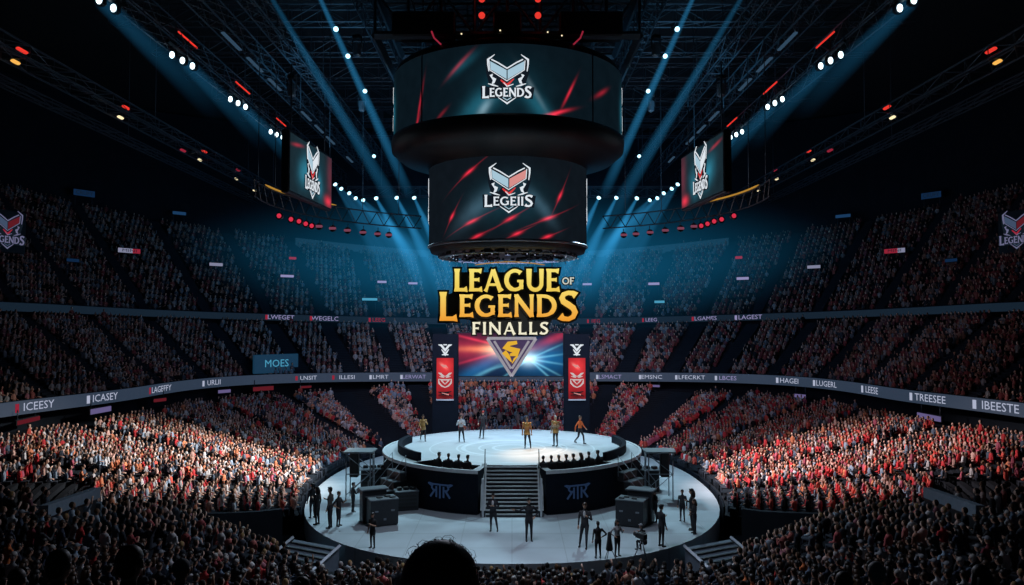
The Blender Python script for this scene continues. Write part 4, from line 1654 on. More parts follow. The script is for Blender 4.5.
for (px, py, a, k) in ((468, 169, 40, 1), (450, 213, 60, .55), (471, 220, 28, 1), (510, 218, 35, .8), (477, 235, 28, .8), (517, 233, 30, .7), (549, 216, 26, 1.2), (548, 235, 25, .7), (561, 192, 66, .8)):
    ub(px, py, .26 * k + .1, .09, a - 8, RED, .9, lpx)
    ub(px, py, 1.0 * k + .2, .035, a - 4, RED, .30, lpx)
B_lo = B
M['scr_up'] = screen_mat('screen_upper', (.0035, .009, .014), B_up, .85, .35)
M['scr_lo'] = screen_mat('screen_lower', (.005, .008, .012), B_lo, .95, .35)
cyl_screen('upper_screen', RU, U0, U1, M['scr_up'])
cyl_screen('lower_screen', RL, L0, L1, M['scr_lo'])
# shells
mb = MB()
mb.lathe([(.5, U1 + .9), (RU - 1.5, U1 + .9), (RU - .2, U1 + .45), (RU + .02, U1 + .02), (RU + .02, U1), (RU - .04, U1)], n=96)
mb.lathe([(RU - .04, U0), (RU + .10, U0), (RU + .16, U0 - .18), (RU + .1, U0 - .75), (RU - .5, U0 - 1.25), (RL + .1, L1 + .25), (RL + .05, L1 - .02), (RL - .03, L1)], n=96)
mb.build('shell', M['blackgloss'], jb)
mb = MB()
for a in (-42.5, 42.5):
    mb.box((RU * math.sin(R(a)) * 1.002, -RU * math.cos(R(a)) * 1.002, (U0 + U1) / 2), (.07, .05, U1 - U0), 0, R(a))
for k in range(24):
    a = R(k * 15)
    mb.ell(((RU - .1) * math.sin(a), -(RU - .1) * math.cos(a), U0 - .75), (.05, .05, .05), 0, 6, 4)
mb.build('screen_seam', M['black'], jb)
mb = MB()
mb.lathe([(RL - .03, L0), (RL + .06, L0), (RL + .08, L0 - .10), (RL - .02, L0 - .16), (RL - .4, L0 - .18)], n=110)
mb.build('lower_rim', M['metal'], jb)
mb = MB()
mb.lathe([(RL - .03, L0 - .14), (RL - .15, L0 - .45), (RL - .9, L0 - .55), (.2, L0 - .55)], n=96)
rr = random.Random(5)
for k in range(150):
    a = rr.uniform(0, 2 * PI)
    r = rr.uniform(1.5, RL - .5)
    mb.box((r * math.sin(a), -r * math.cos(a), L0 - .60), (rr.uniform(.1, .5), rr.uniform(.08, .25), rr.uniform(.08, .22)), 0, a)
mb.build('underside', M['blackgloss'], jb)
mb = MB()
mb.tube([((RL - .65) * math.sin(R(q * 5)), -(RL - .65) * math.cos(R(q * 5)), L0 - .72) for q in range(73)], .05, 5)
for k in range(40):
    a = 2 * PI * k / 40
    r = RL - .65
    mb.tube([(r * math.sin(a), -r * math.cos(a), L0 - .56), (r * math.sin(a), -r * math.cos(a), L0 - .74)], .08, 6)
    mb.bar((r * math.sin(a), -r * math.cos(a), L0 - .74), ((r - .7) * math.sin(a + .1), -(r - .7) * math.cos(a + .1), L0 - .70), .04)
mb.build('underside_frame', M['metal'], jb)
for k in range(26):
    a = 2 * PI * (k + .4 * rr.random()) / 26
    r = rr.uniform(3.2, RL - .5)
    mb = MB(); mb.ell((r * math.sin(a), -r * math.cos(a), L0 - .78), (.035, .035, .035), 0, 6, 4); mb.build('indicator_light', M['lamp_dimwhite'] if 'lamp_dimwhite' in M else M['sign_white'], jb)
# marks on the screens: one at the front, one at each side
for (ang, rad, zc, k, txt, right) in ((0, RU, 23.63, 1 / 143.5, 'LEGENDS', 'g_blue'), (-92, RU, 23.5, 1 / 120, 'LEGENDS', 'g_pink'), (92, RU, 23.5, 1 / 120, 'LEGENDS', 'g_pink'),
                                   (1, RL, 18.0, 1 / 137, 'LEGEIIS', 'g_pink'), (-95, RL, 17.8, 1 / 125, 'LEGEIIS', 'g_pink'), (95, RL, 17.8, 1 / 125, 'LEGEIIS', 'g_pink')):
    mb = MB()
    def fn(u, v, d, ang=ang, rad=rad, zc=zc):
        a = R(ang) + u / rad
        return ((rad + .012 + d) * math.sin(a), -(rad + .012 + d) * math.cos(a), zc + v)
    emblem(mb, fn, k, txt)
    mb.build('screen_emblem', EM(right), jb)
# hoist cables
for k in range(8):
    a = R(k * 45 + 22)
    mb = MB(); mb.tube([(5.0 * math.sin(a), -5.0 * math.cos(a), U1 + .85), (5.0 * math.sin(a), -5.0 * math.cos(a), 33.9)], .05, 5); mb.build('hoist_cable', M['truss'], jb)

# ------------------------------------------------------------------ hanging title sign
SY = 47.0
sx0 = at(511, 377, SY)
sign = empty('title_sign', (0, SY, sx0.z), 0, 'gold lettered title sign with silver triangle emblem hanging below the scoreboard', 'sign')
mpp = SY / F / 1.0
zb = sx0.z
def spt(px, py):
    p = at(px, py, SY)
    return p.x, p.z - zb
def sfn(u, v, d): return (u, -d, v)
def grad_mat(name, z0, z1, c0, c1):
    m, nt, out = new_mat(name)
    h = NT(nt)
    tc = nt.nodes.new('ShaderNodeTexCoord')
    sp = nt.nodes.new('ShaderNodeSeparateXYZ')
    nt.links.new(tc.outputs['Object'], sp.inputs[0])
    rp = nt.nodes.new('ShaderNodeValToRGB')
    t = h.m('DIVIDE', h.m('SUBTRACT', sp.outputs[2], z0), z1 - z0)
    nt.links.new(t, rp.inputs[0])
    rp.color_ramp.elements[0].color = (*c0, 1)
    rp.color_ramp.elements[1].color = (*c1, 1)
    e = nt.nodes.new('ShaderNodeEmission')
    nt.links.new(rp.outputs[0], e.inputs['Color'])
    e.inputs['Strength'].default_value = .95
    m.cycles.emission_sampling = 'NONE'
    nt.links.new(e.outputs[0], out.inputs['Surface'])
    return m


def put_word(txt, x0, x1, ytop, ybot, mname, sizes=None, drops=None, name='lettering', track=.04, grow=.13):
    a, top_ = spt(x0, ytop)
    b, bot = spt(x1, ybot)
    H_ = top_ - bot
    sx = (b - a) / (word_width(txt, sizes, track) * H_)
    x = a
    for i, c in enumerate(txt):
        sz, dr = [sizes[i] if sizes else 1], [drops[i] if drops else 0]
        mb = MB()
        word(mb, c, x, bot, H_, sfn, .08, .20, 0, 0, sx, sz, dr, track)
        lo = mb.build('letter', M[mname], sign)
        mb = MB()
        word(mb, c, x, bot, H_, sfn, -.06, .07, 0, grow, sx, sz, dr, track)
        mb.build('letter_backing', M['black'], lo)
        x += (GL(c)[0] + track) * H_ * sz[0] * sx


_, zt = spt(511, 267)
_, zm = spt(511, 288)
_, zl = spt(511, 322)
M['gold1'] = grad_mat('gold_upper', spt(0, 293)[1], zt, (.88, .60, .09), (.98, .82, .20))
M['gold2'] = grad_mat('gold_lower', zl, zm, (.90, .33, .03), (.98, .76, .16))
M['cream'] = emat('cream_letters', (.93, .88, .66), .95, False)
put_word('LEAGUE', 454, 560, 269, 291.5, 'gold1', None, None)
M['cream_dim'] = emat('cream_letters_small', (.62, .64, .56), .95, False)
put_word('OF', 562, 574, 277.5, 284.5, 'cream_dim', None, None, grow=.06)
put_word('LEGENDS', 439, 579.5, 294.5, 317, 'gold2', [1.28, 1, 1, 1, 1, 1, 1.34], [.17, 0, 0, 0, 0, 0, .18])
put_word('FINALLS', 472, 549, 322, 334.5, 'cream', None, None, track=.12, grow=.09)
# dark plate that joins the lines, with a thin gold arch
mb = MB()
pts = [spt(*p) for p in ((457, 272), (557, 272), (560, 288), (576, 291), (577, 317), (552, 320), (545, 333), (476, 333), (470, 320), (444, 317), (444, 296), (457, 291))]
mb.poly(pts, sfn, -.16, -.08)
mb.build('backing_plate', mat('sign_plate', (.008, .016, .022), .6), sign)
mb = MB()
mb.strip([spt(475 + 3.5 * i, 265.0 - 3.2 * math.sin(PI * i / 20)) for i in range(21)], [.02] + [.05] * 19 + [.02], sfn, -.05, .05)
mb.build('gold_arch', M['amber_line'], sign)
# triangle emblem
tri = empty('triangle_emblem', (0, 0, 0)); tri.parent = sign
def tpt(x, y): return spt(420 + x / 4.5, 325 + y / 4.5)
M['silver'] = mat('silver_frame', (.55, .53, .58), .3, .7, emis=(.42, .40, .46), es=.55)
M['violet'] = mat('violet_panel', (.05, .035, .09), .4, emis=(.035, .022, .065), es=1)
M['emgold'] = emat('emblem_gold', (.85, .47, .04), .9, False)
mb = MB(); mb.poly([tpt(300, 58), tpt(525, 58), tpt(412, 232)], sfn, .0, .06); mb.build('panel', M['violet'], tri)
mb = MB()
A, B_, C_ = tpt(303, 60), tpt(522, 60), tpt(412, 230)
for a, b in ((A, B_), (B_, C_), (C_, A)): mb.strip([a, b], .17, sfn, .03, .16)
for s in (-1, 1):
    mb.strip([tpt(412 + s * 78, 72), tpt(412 + s * 2, 196)], .14, sfn, .05, .13)
mb.build('frame', M['silver'], tri)
mb = MB()
mb.strip([tpt(437, 78), tpt(400, 84), tpt(388, 100), (tpt(405, 108)), tpt(436, 116), tpt(432, 130), tpt(405, 134)], [.2, .26, .30, .30, .32, .28, .14], sfn, .06, .2)
mb.strip([tpt(378, 120), tpt(395, 140), tpt(412, 166)], [.30, .26, .05], sfn, .06, .2)
mb.strip([tpt(440, 138), tpt(426, 152), tpt(414, 172)], [.10, .12, .04], sfn, .06, .2)
mb.build('gold_mark', M['emgold'], tri)
# suspension
for px in (462, 498, 530, 566):
    u, v = spt(px, 264)
    mb = MB(); mb.tube([(u, .1, v), (u * .96, 1.2, L0 - .55 - zb)], .022, 5); mb.build('suspension_cable', M['metal'], sign)
for px in (490, 534):
    mb = MB()
    u, v = spt(px, 339)
    mb.bar((u, .08, v + .3), (u, .08, spt(px, 331)[1] - .35), .06)
    mb.build('bracket', M['black'], sign)

# ------------------------------------------------------------------ back screen and the two banner towers
SB = 61.0
a, b = at(457, 333, SB), at(563, 376, SB)
scr = empty('stage_screen', ((a.x + b.x) / 2, SB, b.z), 0, 'wide screen with red and blue light burst behind the stage', 'screen')
w, hh = b.x - a.x, a.z - b.z
def blobs_screen():
    k = w / 106
    q = lambda px, py: ((px - 510) * k, (354.5 - py) * k)
    L = []
    def add(px, py, su, sv, a, c, s): u, v = q(px, py); L.append((u, v, su, sv, a, c, s))
    RD, OR, BL, CY_ = (.75, .03, .06), (1, .30, .10), (.01, .22, .55), (.25, .8, 1.0)
    add(470, 349, 2.3, .9, 0, RD, .5)
    add(494, 349, 2.4, .22, 0, OR, .9)
    add(498, 350, .9, .5, 0, (1, .75, .5), .8)
    add(480, 341, 2.2, .10, -14, RD, .8)
    add(482, 357, 2.2, .10, 16, RD, .5)
    add(556, 338, 1.6, .3, 22, RD, .5)
    add(537, 358, 2.6, 1.1, 0, BL, .62)
    add(529, 359, .7, .45, 0, (.7, .95, 1), 1.1)
    for an in (8, -9, 24, -28, -42, 150, 195, 215):
        add(529 + 14 * math.cos(R(an)), 359 - 14 * math.sin(R(an)), 1.5, .08, an, CY_, .38)
    add(480, 368, 2.0, .5, 30, BL, .5)
    add(487, 371, 1.3, .14, 25, CY_, .3)
    return L
mb = MB()
mb.v = [(-w / 2, -.06, 0), (w / 2, -.06, 0), (w / 2, -.06, hh), (-w / 2, -.06, hh)]
mb.uv = [(-w / 2, -hh / 2), (w / 2, -hh / 2), (w / 2, hh / 2), (-w / 2, hh / 2)]
mb.f = [(0, 1, 2, 3)]; mb.mi = [0]; mb.sm = [False]
M['scr_back'] = screen_mat('screen_burst', (.006, .012, .035), blobs_screen(), 1.0, .25)
mb.build('display', M['scr_back'], scr)
mb = MB(); mb.box((0, .1, hh / 2), (w + .16, .28, hh + .16), bev=.04); mb.build('housing', M['black'], scr)
for s in (-.4, .4):
    mb = MB(); mb.tube([(w * s, .1, hh), (w * s, .1, 26.0)], .04, 5); mb.build('hanging_cable', M['truss'], scr)

M['g_bannergrey'] = emat('banner_print_white', (.62, .54, .55), .9, False)
for (cx, sd) in ((445, 'left'), (577, 'right')):
    p = at(cx, 400, 60.0)
    e = empty('banner_tower', (p.x, 60.0, 0), 0, 'dark tower with vertical red banner and white mark, %s of the stage screen' % sd, 'banner tower', 'banner towers behind the stage')
    ztop = at(cx, 334, 60).z
    mb = MB(); mb.box((0, .3, ztop / 2), (2.0, .5, ztop), bev=.04); mb.build('column', M['navy'], e)
    zb_, zt_ = at(cx, 399, 60).z, at(cx, 358, 60).z
    mb = MB()
    bw = 1.30
    mb.v = [(-bw / 2, -.02, zb_), (bw / 2, -.02, zb_), (bw / 2, -.02, zt_), (-bw / 2, -.02, zt_)]
    hh_ = zt_ - zb_
    mb.uv = [(-bw / 2, -hh_ / 2), (bw / 2, -hh_ / 2), (bw / 2, hh_ / 2), (-bw / 2, hh_ / 2)]
    mb.f = [(0, 1, 2, 3)]; mb.mi = [0]; mb.sm = [False]
    key = 'banner'
    if key not in M:
        M[key] = screen_mat('banner_red', (.40, .020, .028), [(0, .9, .6, .7, 0, (.45, .03, .03), 1), (0, -1.35, .7, .35, 0, (-.30, -.01, -.015), 1), (-.1, .95, .3, .10, -40, (.5, .3, .25), .8)], .95, .3)
    bo_ = mb.build('banner', M[key], e)
    mb = MB()
    def bf(u, v, d): return (u, -.03 - d, (zb_ + zt_) / 2 + v)
    for s_ in (-1, 1):
        mb.strip([(s_ * .52, .44), (s_ * .34, .36), (s_ * .20, .22), (s_ * .02, .16)], [.04, .16, .16, .06], bf, 0, .01, 0)
        mb.strip([(s_ * .46, .18), (s_ * .26, .12), (s_ * .06, .06)], [.03, .08, .05], bf, 0, .01, 0)
        mb.strip([(s_ * .50, -.04), (s_ * .46, -.34), (s_ * .26, -.56), (0, -.68)], [.05, .13, .11, .07], bf, 0, .01, 0)
        mb.strip([(s_ * .30, -.12), (0, -.44)], [.12, .05], bf, 0, .01, 0)
    mb.strip([(-.5, -.04), (-.2, -.10), (.2, -.10), (.5, -.04)], [.04, .10, .10, .04], bf, 0, .012, 0)
    mb.build('banner_print', [M['g_bannergrey'], M['g_red'], M['g_pink'], M['g_dark']], bo_)
    mb = MB()
    mb.strip([(-.55, -1.02), (-.05, -1.14), (.5, -.98)], [.04, .20, .05], bf, 0, .01, 3)
    mb.strip([(-.5, -1.28), (.1, -1.20), (.55, -1.36)], [.04, .14, .05], bf, 0, .012, 3)
    mb.strip([(-.25, -1.1), (.3, -1.24)], [.05, .09], bf, .012, .016, 2)
    mb.build('banner_base_print', [M['g_bannergrey'], M['g_red'], M['g_pink'], M['g_dark']], bo_)
    mb = MB()
    mb.strip([(-.34, 1.06), (-.08, .92), (.05, .98), (.22, .82)], [.05, .20, .12, .03], bf, 0, .01, 2)
    mb.build('banner_flame_print', [M['g_bannergrey'], M['g_red'], M['g_pink'], M['g_dark']], bo_)
    mb = MB(); mb.box((0, -.02, zb_ - .06), (bw + .04, .06, .10)); mb.build('banner_bar', M['rim'], bo_)
    mb = MB()
    zc = at(cx, 350, 60).z
    def lf(u, v, d): return (u, .03 - d, zc + v)
    mb.strip([(-.52, .40), (-.30, .36), (0, -.02), (.30, .36), (.52, .40)], [.05, .16, .16, .16, .05], lf, 0, .02)
    mb.strip([(-.28, .05), (0, -.34), (.28, .05)], [.06, .16, .06], lf, 0, .02)
    mb.strip([(-.14, .40), (.14, .40)], .09, lf, 0, .02)
    mb.strip([(-.25, -.36), (.25, -.36)], .08, lf, 0, .02)
    mb.build('emblem', M['g_white'], e)

# ------------------------------------------------------------------ angled side screens
for sgn, sd in ((-1, 'left'), (1, 'right')):
    px = lambda x: 506.5 + sgn * (506.5 - x)
    tl, bl_ = at(px(289), 133, 45.0), at(px(289), 185, 45.0)
    tr, br = at(px(330.5), 153, 52.5), at(px(329), 208, 52.5)
    mid = (tl + br) / 2
    e = empty('side_screen', (mid.x, mid.y, mid.z), 0, 'angled black-framed screen with emblem hanging on the %s' % sd, 'screen', 'angled side screens')
    ax = (tr - tl); ax.z = 0
    W_ = ax.length
    ax.normalize()
    e.rotation_euler = (0, 0, math.atan2(ax.y, ax.x) if sgn < 0 else math.atan2(-ax.y, -ax.x))
    # local x runs along the screen; local -y is the face that looks into the arena
    tilt = (tr.z - tl.z + br.z - bl_.z) / 2
    H_ = ((tl.z - bl_.z) + (tr.z - br.z)) / 2
    def lf(u, v, d, sgn=sgn): return (u, -d, v)
    mb = MB()
    mb.v = [(-W_ / 2, -.12, -H_ / 2), (W_ / 2, -.12, -H_ / 2), (W_ / 2, -.12, H_ / 2), (-W_ / 2, -.12, H_ / 2)]
    mb.uv = [(-W_ / 2, -H_ / 2), (W_ / 2, -H_ / 2), (W_ / 2, H_ / 2), (-W_ / 2, H_ / 2)]
    mb.f = [(0, 1, 2, 3)]; mb.mi = [0]; mb.sm = [False]
    f = -sgn
    M['scr_' + sd] = screen_mat('screen_' + sd, (.010, .022, .030), [(-1.4 * f, -.2, 1.0, .7, 30, TEAL, .75), (1.3 * f, -.6, .8, .6, -50, TEAL, .6), (0, .1, 1.8, 1.1, 0, TEAL, .3), (3.1 * f, -1.3, .6, .3, 0, RED, .9), (3.5 * f, .4, .6, 1.6, 0, (.4, .02, .05), .25), (-2.6 * f, 1.2, .8, .1, 8, RED, .35)], 1.0, .35)
    mb.build('display', M['scr_' + sd], e)
    mb = MB(); mb.box((0, .13, 0), (W_ + .3, .46, H_ + .3), bev=.05); mb.build('housing', M['black'], e)
    mb = MB()
    emblem(mb, lambda u, v, d: (u * .92, -.13 - d, v * 1.2 + .1), 1 / 138)
    mb.build('screen_emblem', EM('g_white'), e)
    for q in (-.4, .4):
        mb = MB(); mb.tube([(W_ * q, .13, H_ / 2), (W_ * q, .13, 25.6 - mid.z)], .05, 5); mb.build('hanging_cable', M['truss'], e)

# ------------------------------------------------------------------ LED ribbon boards with lettering
def find_phi(px, rf, zf):
    best = None
    for i in range(520):
        ph = R(50 + i * .5)
        p = pol(ph, rf(ph), zf(ph))
        q = proj(p)
        if p[1] < 5: continue
        d = abs(q[0] - px)
        if best is None or d < best[0]: best = (d, ph)
    return best[1]


def ribbon(label, rf, zf, hgt, m, texts, name='ribbon_board'):
    e = empty(name, (0, CY, 0), 0, label, 'LED board', 'LED ribbon boards round the bowl')
    mb = MB()
    n = 180
    for i in range(n + 1):
        ph = R(50 + 260 * i / n)
        for (dr, dz) in ((-.06, -hgt / 2), (-.06, hgt / 2), (.04, hgt / 2), (.04, -hgt / 2)):
            p = pol(ph, float(rf(ph)) + dr, float(zf(ph)) + dz)
            mb.v.append((p[0], p[1] - CY, p[2]))
    for i in range(n):
        for q in range(4):
            mb.f.append((i * 4 + q, i * 4 + (q + 1) % 4, i * 4 + 4 + (q + 1) % 4, i * 4 + 4 + q)); mb.mi.append(0); mb.sm.append(False)
    mb.build('led_strip', m, e)
    for (px, txt, size, c0, c1) in texts:
        ph = find_phi(px, rf, zf)
        r = float(rf(ph))
        def mp(u, v, d, off=0):
            a = ph - (u + off) / r
            rr_ = float(rf(a)) - .075 - d
            p = pol(a, rr_, float(zf(a)) + v)
            return (p[0], p[1] - CY, p[2])
        mb = MB()
        # one mesh per notice: a colour tab followed by the letters
        wid = size * .62 * len(txt)
        font_mb(txt, size * 1.12, lambda u, v, d: mp(u * 1.05, v, d), 1, mb)
        mb.build('lettering', [M[c0], M[c1]], e)
        mb = MB()
        mb.poly([(-wid / 2 - size * .75, -size * .42), (-wid / 2 - size * .35, -size * .42), (-wid / 2 - size * .35, size * .42), (-wid / 2 - size * .75, size * .42)], lambda u, v, d: mp(u, v, d), 0, .01, 0)
        mb.build('colour_tab', [M[c0], M[c1]], e)
    return e


SW, SR, SL = 'sign_white', 'sign_red', 'sign_lav'
low = [(37, 'ICEESY', .62, SR, SW), (105, 'ICASEY', .62, SW, SW), (161, 'LAGEFFY', .58, SR, SW), (213, 'URLII', .55, SW, SW), (309, 'LNSIT', .47, SR, SW), (346, 'ILLESI', .47, SR, SW), (381, 'LMRT', .47, SW, SW), (414, 'LERWAT', .46, SW, SL),
       (611, 'LSMACT', .47, SW, SL), (652, 'EMSNC', .47, SW, SW), (692, 'LFECRKT', .47, SW, SW), (729, 'LBCES', .47, SW, SL), (789, 'HAGEI', .55, SW, SW), (827, 'LUGERL', .58, SW, SW), (872, 'LEESE', .62, SW, SW), (930, 'TREESEE', .62, SW, SW), (1003, 'IBEESTE', .66, SW, SW)]
ribbon('long dark blue LED ribbon with white lettering below the middle tier', lambda p: r_rib(p), lambda p: 5.16 + 0 * p, .82, M['ledband'], low)
up = [(281, 'LWEGET', .55, SR, SL), (325, 'WEGELC', .55, SR, SL), (379, 'LEEG', .5, SR, SR), (596, 'IIEG', .45, SR, SR), (652, 'LEEG', .45, SR, SL), (707, 'LGAMES', .5, SR, SL), (750, 'LAGEST', .55, SL, SL)]
ribbon('thin dim LED ribbon with small lettering below the upper tier', lambda p: r_rib(p) + 8.6, lambda p: 10.32 + 1.1 * sad(p), .62, M['ledband2'], up, 'ribbon_board')


# small glowing notices
def surf_at(px, py, rf_list):
    """nearest point of a family of (r, z) curves round the bowl to a pixel"""
    best = None
    for (rf, zf) in rf_list:
        for i in range(260):
            ph = R(50 + i)
            p = pol(ph, float(rf(ph)), float(zf(ph)))
            if p[1] < 5: continue
            q = proj(p)
            d = math.hypot(q[0] - px, q[1] - py)
            if best is None or d < best[0]: best = (d, ph, p, float(rf(ph)))
    return best


U = TIERS['upper']
def upper_curves():
    L = []
    for k in range(29):
        t = k / 28
        L.append((lambda p, t=t: U['r0'](p) + (U['r1'](p) - U['r0'](p)) * t, lambda p, t=t: U['z'](p, t) + 1.6))
    return L
UC = upper_curves()


def notice(px, py, wpx, hpx, mats, label, group, curves=UC, txt=None, name='notice_board', lift=0):
    d, ph, p, r = surf_at(px, py, curves)
    k = p[1] / F
    ang = math.atan2(p[0], p[1] - 0)
    # width along the bowl wall, foreshortened
    tx, ty = -math.cos(ph), -math.sin(ph)
    q0, q1 = proj(p), proj((p[0] + tx, p[1] + ty, p[2]))
    per = max(2.5, math.hypot(q1[0] - q0[0], q1[1] - q0[1]))
    w, h_ = wpx / per, hpx * k
    e = empty(name, p, ph, label, 'sign', group)
    # local -y faces inward: the direction to the centre at angle ph is local ... (sin, -cos) outward
    mb = MB(); mb.box((0, -.08, 0), (w + .12, .18, h_ + .12), bev=.03); mb.build('housing', M['black'], e)
    mb = MB()
    if len(mats) == 1:
        mb.box((0, .03, 0), (w, .06, h_))
    else:
        mb.box((w * .18, .03, 0), (w * .64, .06, h_), 0)
        mb.box((-w * .32, .03, 0), (w * .34, .06, h_), 1)
    if txt:
        mb2 = MB()
        font_mb(txt, h_ * .95, lambda u, v, dd: (-u * (w * .8 / (h_ * .95 * .6 * len(txt))), .07, v), 0, mb2)
        mb2.build('lettering', M['g_dark'] if mats[0] != 'dark' else M['sign_cyan'], e)
    mb.build('light_panel', [M[m] for m in mats], e)
    for s in (-.4, .4):
        mb = MB(); sg = 1 if curves is not UC else -1; mb.tube([(w * s, -.12, sg * h_ / 2), (w * s, -.12, sg * (h_ / 2 + (.6 if sg > 0 else 1.2)))], .04, 5); mb.build('post', M['truss'], e)
    return e


M['sign_dim'] = emat('sign_dim_blue', (.012, .05, .13), .8, False)
M['sign_dimw'] = emat('sign_dim_white', (.10, .14, .22), .8, False)
M['sign_notice'] = emat('sign_notice_white', (.26, .27, .40), .8, False)
GU = 'glowing notices on the upper tier'
for i, (px, py, w, h_, ms, txt, lab) in enumerate([
    (83, 184, 21, 6, ['sign_blue'], 'CRUFY', 'blue lettered notice high on the upper left tier'),
    (131, 250, 22, 4.4, ['sign_notice', 'sign_red'], 'MINI', 'white and red notice on the left upper tier'),
    (72, 262, 12, 3, ['sign_blue'], None, 'small dim blue notice at the far left of the upper tier'),
    (215, 267, 13, 3, ['sign_notice'], None, 'small pale notice right of the white and red one, left upper tier'),
    (293, 257.5, 7, 2.4, ['sign_red'], None, 'tiny red notice below the left side screen'),
    (290, 276, 13, 2.4, ['sign_lav'], None, 'tiny lavender notice under the red one, left upper tier'),
    (381, 282.5, 9, 2.2, ['sign_lav'], None, 'tiny mauve notice left of the gold title sign'),
    (415, 283, 9, 2.0, ['sign_lav'], None, 'tiny mauve notice nearest the gold title sign on its left'),
    (369, 301, 15, 2.4, ['sign_cyan'], None, 'thin cyan notice left of the gold title sign'),
    (662, 302, 10, 2.4, ['sign_cyan'], None, 'thin cyan notice right of the gold title sign'),
    (588, 285, 9, 2.0, ['sign_lav'], None, 'tiny mauve notice nearest the gold title sign on its right'),
    (652, 283, 11, 2.4, ['sign_lav'], None, 'tiny mauve notice right of the gold title sign'),
    (741, 258.5, 7, 2.6, ['sign_red'], None, 'tiny red notice below the right side screen'),
    (741, 277.5, 12, 2.6, ['sign_lav'], None, 'tiny lavender notice under the red one, right upper tier'),
    (815, 267, 13, 3, ['sign_notice'], None, 'small pale notice left of the white and red one, right upper tier'),
    (896, 251, 21, 4.4, ['sign_red', 'sign_notice'], 'MINI', 'white and red notice on the right upper tier'),
    (950, 262, 12, 3, ['sign_blue'], None, 'small dim blue notice at the far right of the upper tier'),
    (930, 188, 20, 6, ['sign_blue'], 'CRUFY', 'blue lettered notice high on the upper right tier'),
    (846, 216, 15, 3, ['sign_dim'], None, 'faint blue notice high on the right, below the outer truss'),
    (178, 214, 13, 3, ['sign_dim'], None, 'faint blue notice high on the left, below the outer truss'),
]):
    notice(px, py, w, h_, ms, lab, GU, UC, txt)

# notices under the lower ribbon board and the blue panel on the middle tier
LC = [(lambda p: r_rib(p) - .12, lambda p, z=z: z + 0 * p) for z in (4.35, 4.15, 3.95)]
M['sign_red_dim'] = emat('sign_red_dim', (.13, .012, .02), .8, False)
M['sign_lav_dim'] = emat('sign_lav_dim', (.15, .12, .28), .8, False)
GL_ = 'small lit notices under the lower LED ribbon'
for (px, py, w, h_, m, lab) in ((27, 421, 22, 4, 'sign_red', 'dim red notice under the lower ribbon at far left'), (102, 411, 20, 5, 'sign_lav', 'lavender notice under the lower ribbon, left side'), (160, 401, 12, 3, 'sign_red', 'dim red notice between two lavender ones, left'),
                            (223, 392, 12, 3, 'sign_lav', 'small lavender notice under the lower ribbon, left of the blue panel'), (306, 382, 11, 2, 'sign_red', 'thin red notice under the lower ribbon, back left'), (263, 388, 20, 4, 'sign_red', 'wide dim red notice under the ribbon, left back corner'), (654, 381, 11, 2, 'sign_lav', 'thin mauve notice under the lower ribbon, back right'),
                            (802, 395, 12, 3.4, 'sign_lav', 'small mauve notice under the lower ribbon, right side'), (930, 416.5, 24, 5, 'sign_lav', 'lavender notice under the lower ribbon at far right')):
    notice(px, py, w, h_, [m + '_dim'], lab, GL_, LC, None, 'portal_notice')
MC = [(lambda p: r_rib(p) + .9, lambda p: 6.5 + 0 * p)]
d, ph, p, r = surf_at(276, 363, MC)
e = empty('blue_panel', p, ph, 'dark blue glowing panel with cyan lettering at the front of the middle tier, left', 'panel')
mb = MB(); mb.box((0, 0, 0), (4.4, .3, 1.7), bev=.05); mb.build('housing', mat('panel_blue', (.01, .03, .06), .5, emis=(.006, .03, .06), es=1), e)
mb = MB(); font_mb('MOES', .95, lambda u, v, dd: (-u, .17, v), 0, mb); mb.build('lettering', M['sign_cyan'], e)

M['board_lav'] = emat('board_lavender', (.16, .16, .28), .8, False)
M['board_blue'] = emat('board_blue', (.06, .09, .16), .8, False)
# emblem boards at the far left and right
for (px, sd) in ((6, 'left'), (1018, 'right')):
    d, ph, p, r = surf_at(px, 238, UC)
    e = empty('emblem_board', p, ph, 'pale red and white emblem board on the upper tier at the %s picture edge' % sd, 'sign', 'emblem boards on the upper tier')
    k = .42 * p[1] / F / 6.5
    mb = MB()
    emblem(mb, lambda u, v, dd: (-u, dd, v + .6), 1 / 128, only_mark=False, txt='LEGENDS')
    mb.build('emblem', [M['board_lav'], M['board_blue'], M['sign_red_dim'], M['sign_red'], M['g_dark']], e)
    mb = MB(); mb.box((0, -.12, .45), (3.4, .2, 3.4), bev=.05); mb.build('panel', M['black'], e)
    mb = MB(); mb.tube([(0, -.14, -1.2), (0, -.14, -2.6)], .07, 6); mb.build('post', M['truss'], e)

# press boxes: faint window bands high at the back
for sgn, sd in ((-1, 'left'), (1, 'right')):
    mb = MB()
    n = 14
    for i in range(n + 1):
        a = PI - sgn * R(10 + 27 * i / n)
        a = PI + sgn * 0 + (-sgn) * R(12 + 20 * i / n)
        r = float(r_rib(a)) + 20.4
        z = 17.6 + 5.3 * sad(a)
        for zz in (z, z + 1.0):
            q = pol(a, r, zz)
            mb.v.append(tuple(float(t) for t in q))
    for i in range(n):
        mb.f.append((2 * i, 2 * i + 2, 2 * i + 3, 2 * i + 1)); mb.mi.append(0); mb.sm.append(False)
    o = mb.build('window_1' if sgn < 0 else 'window_2', mat('press_box_glass_' + sd, (.02, .04, .06), .2, emis=(.0015, .006, .009), es=1), kind='structure')

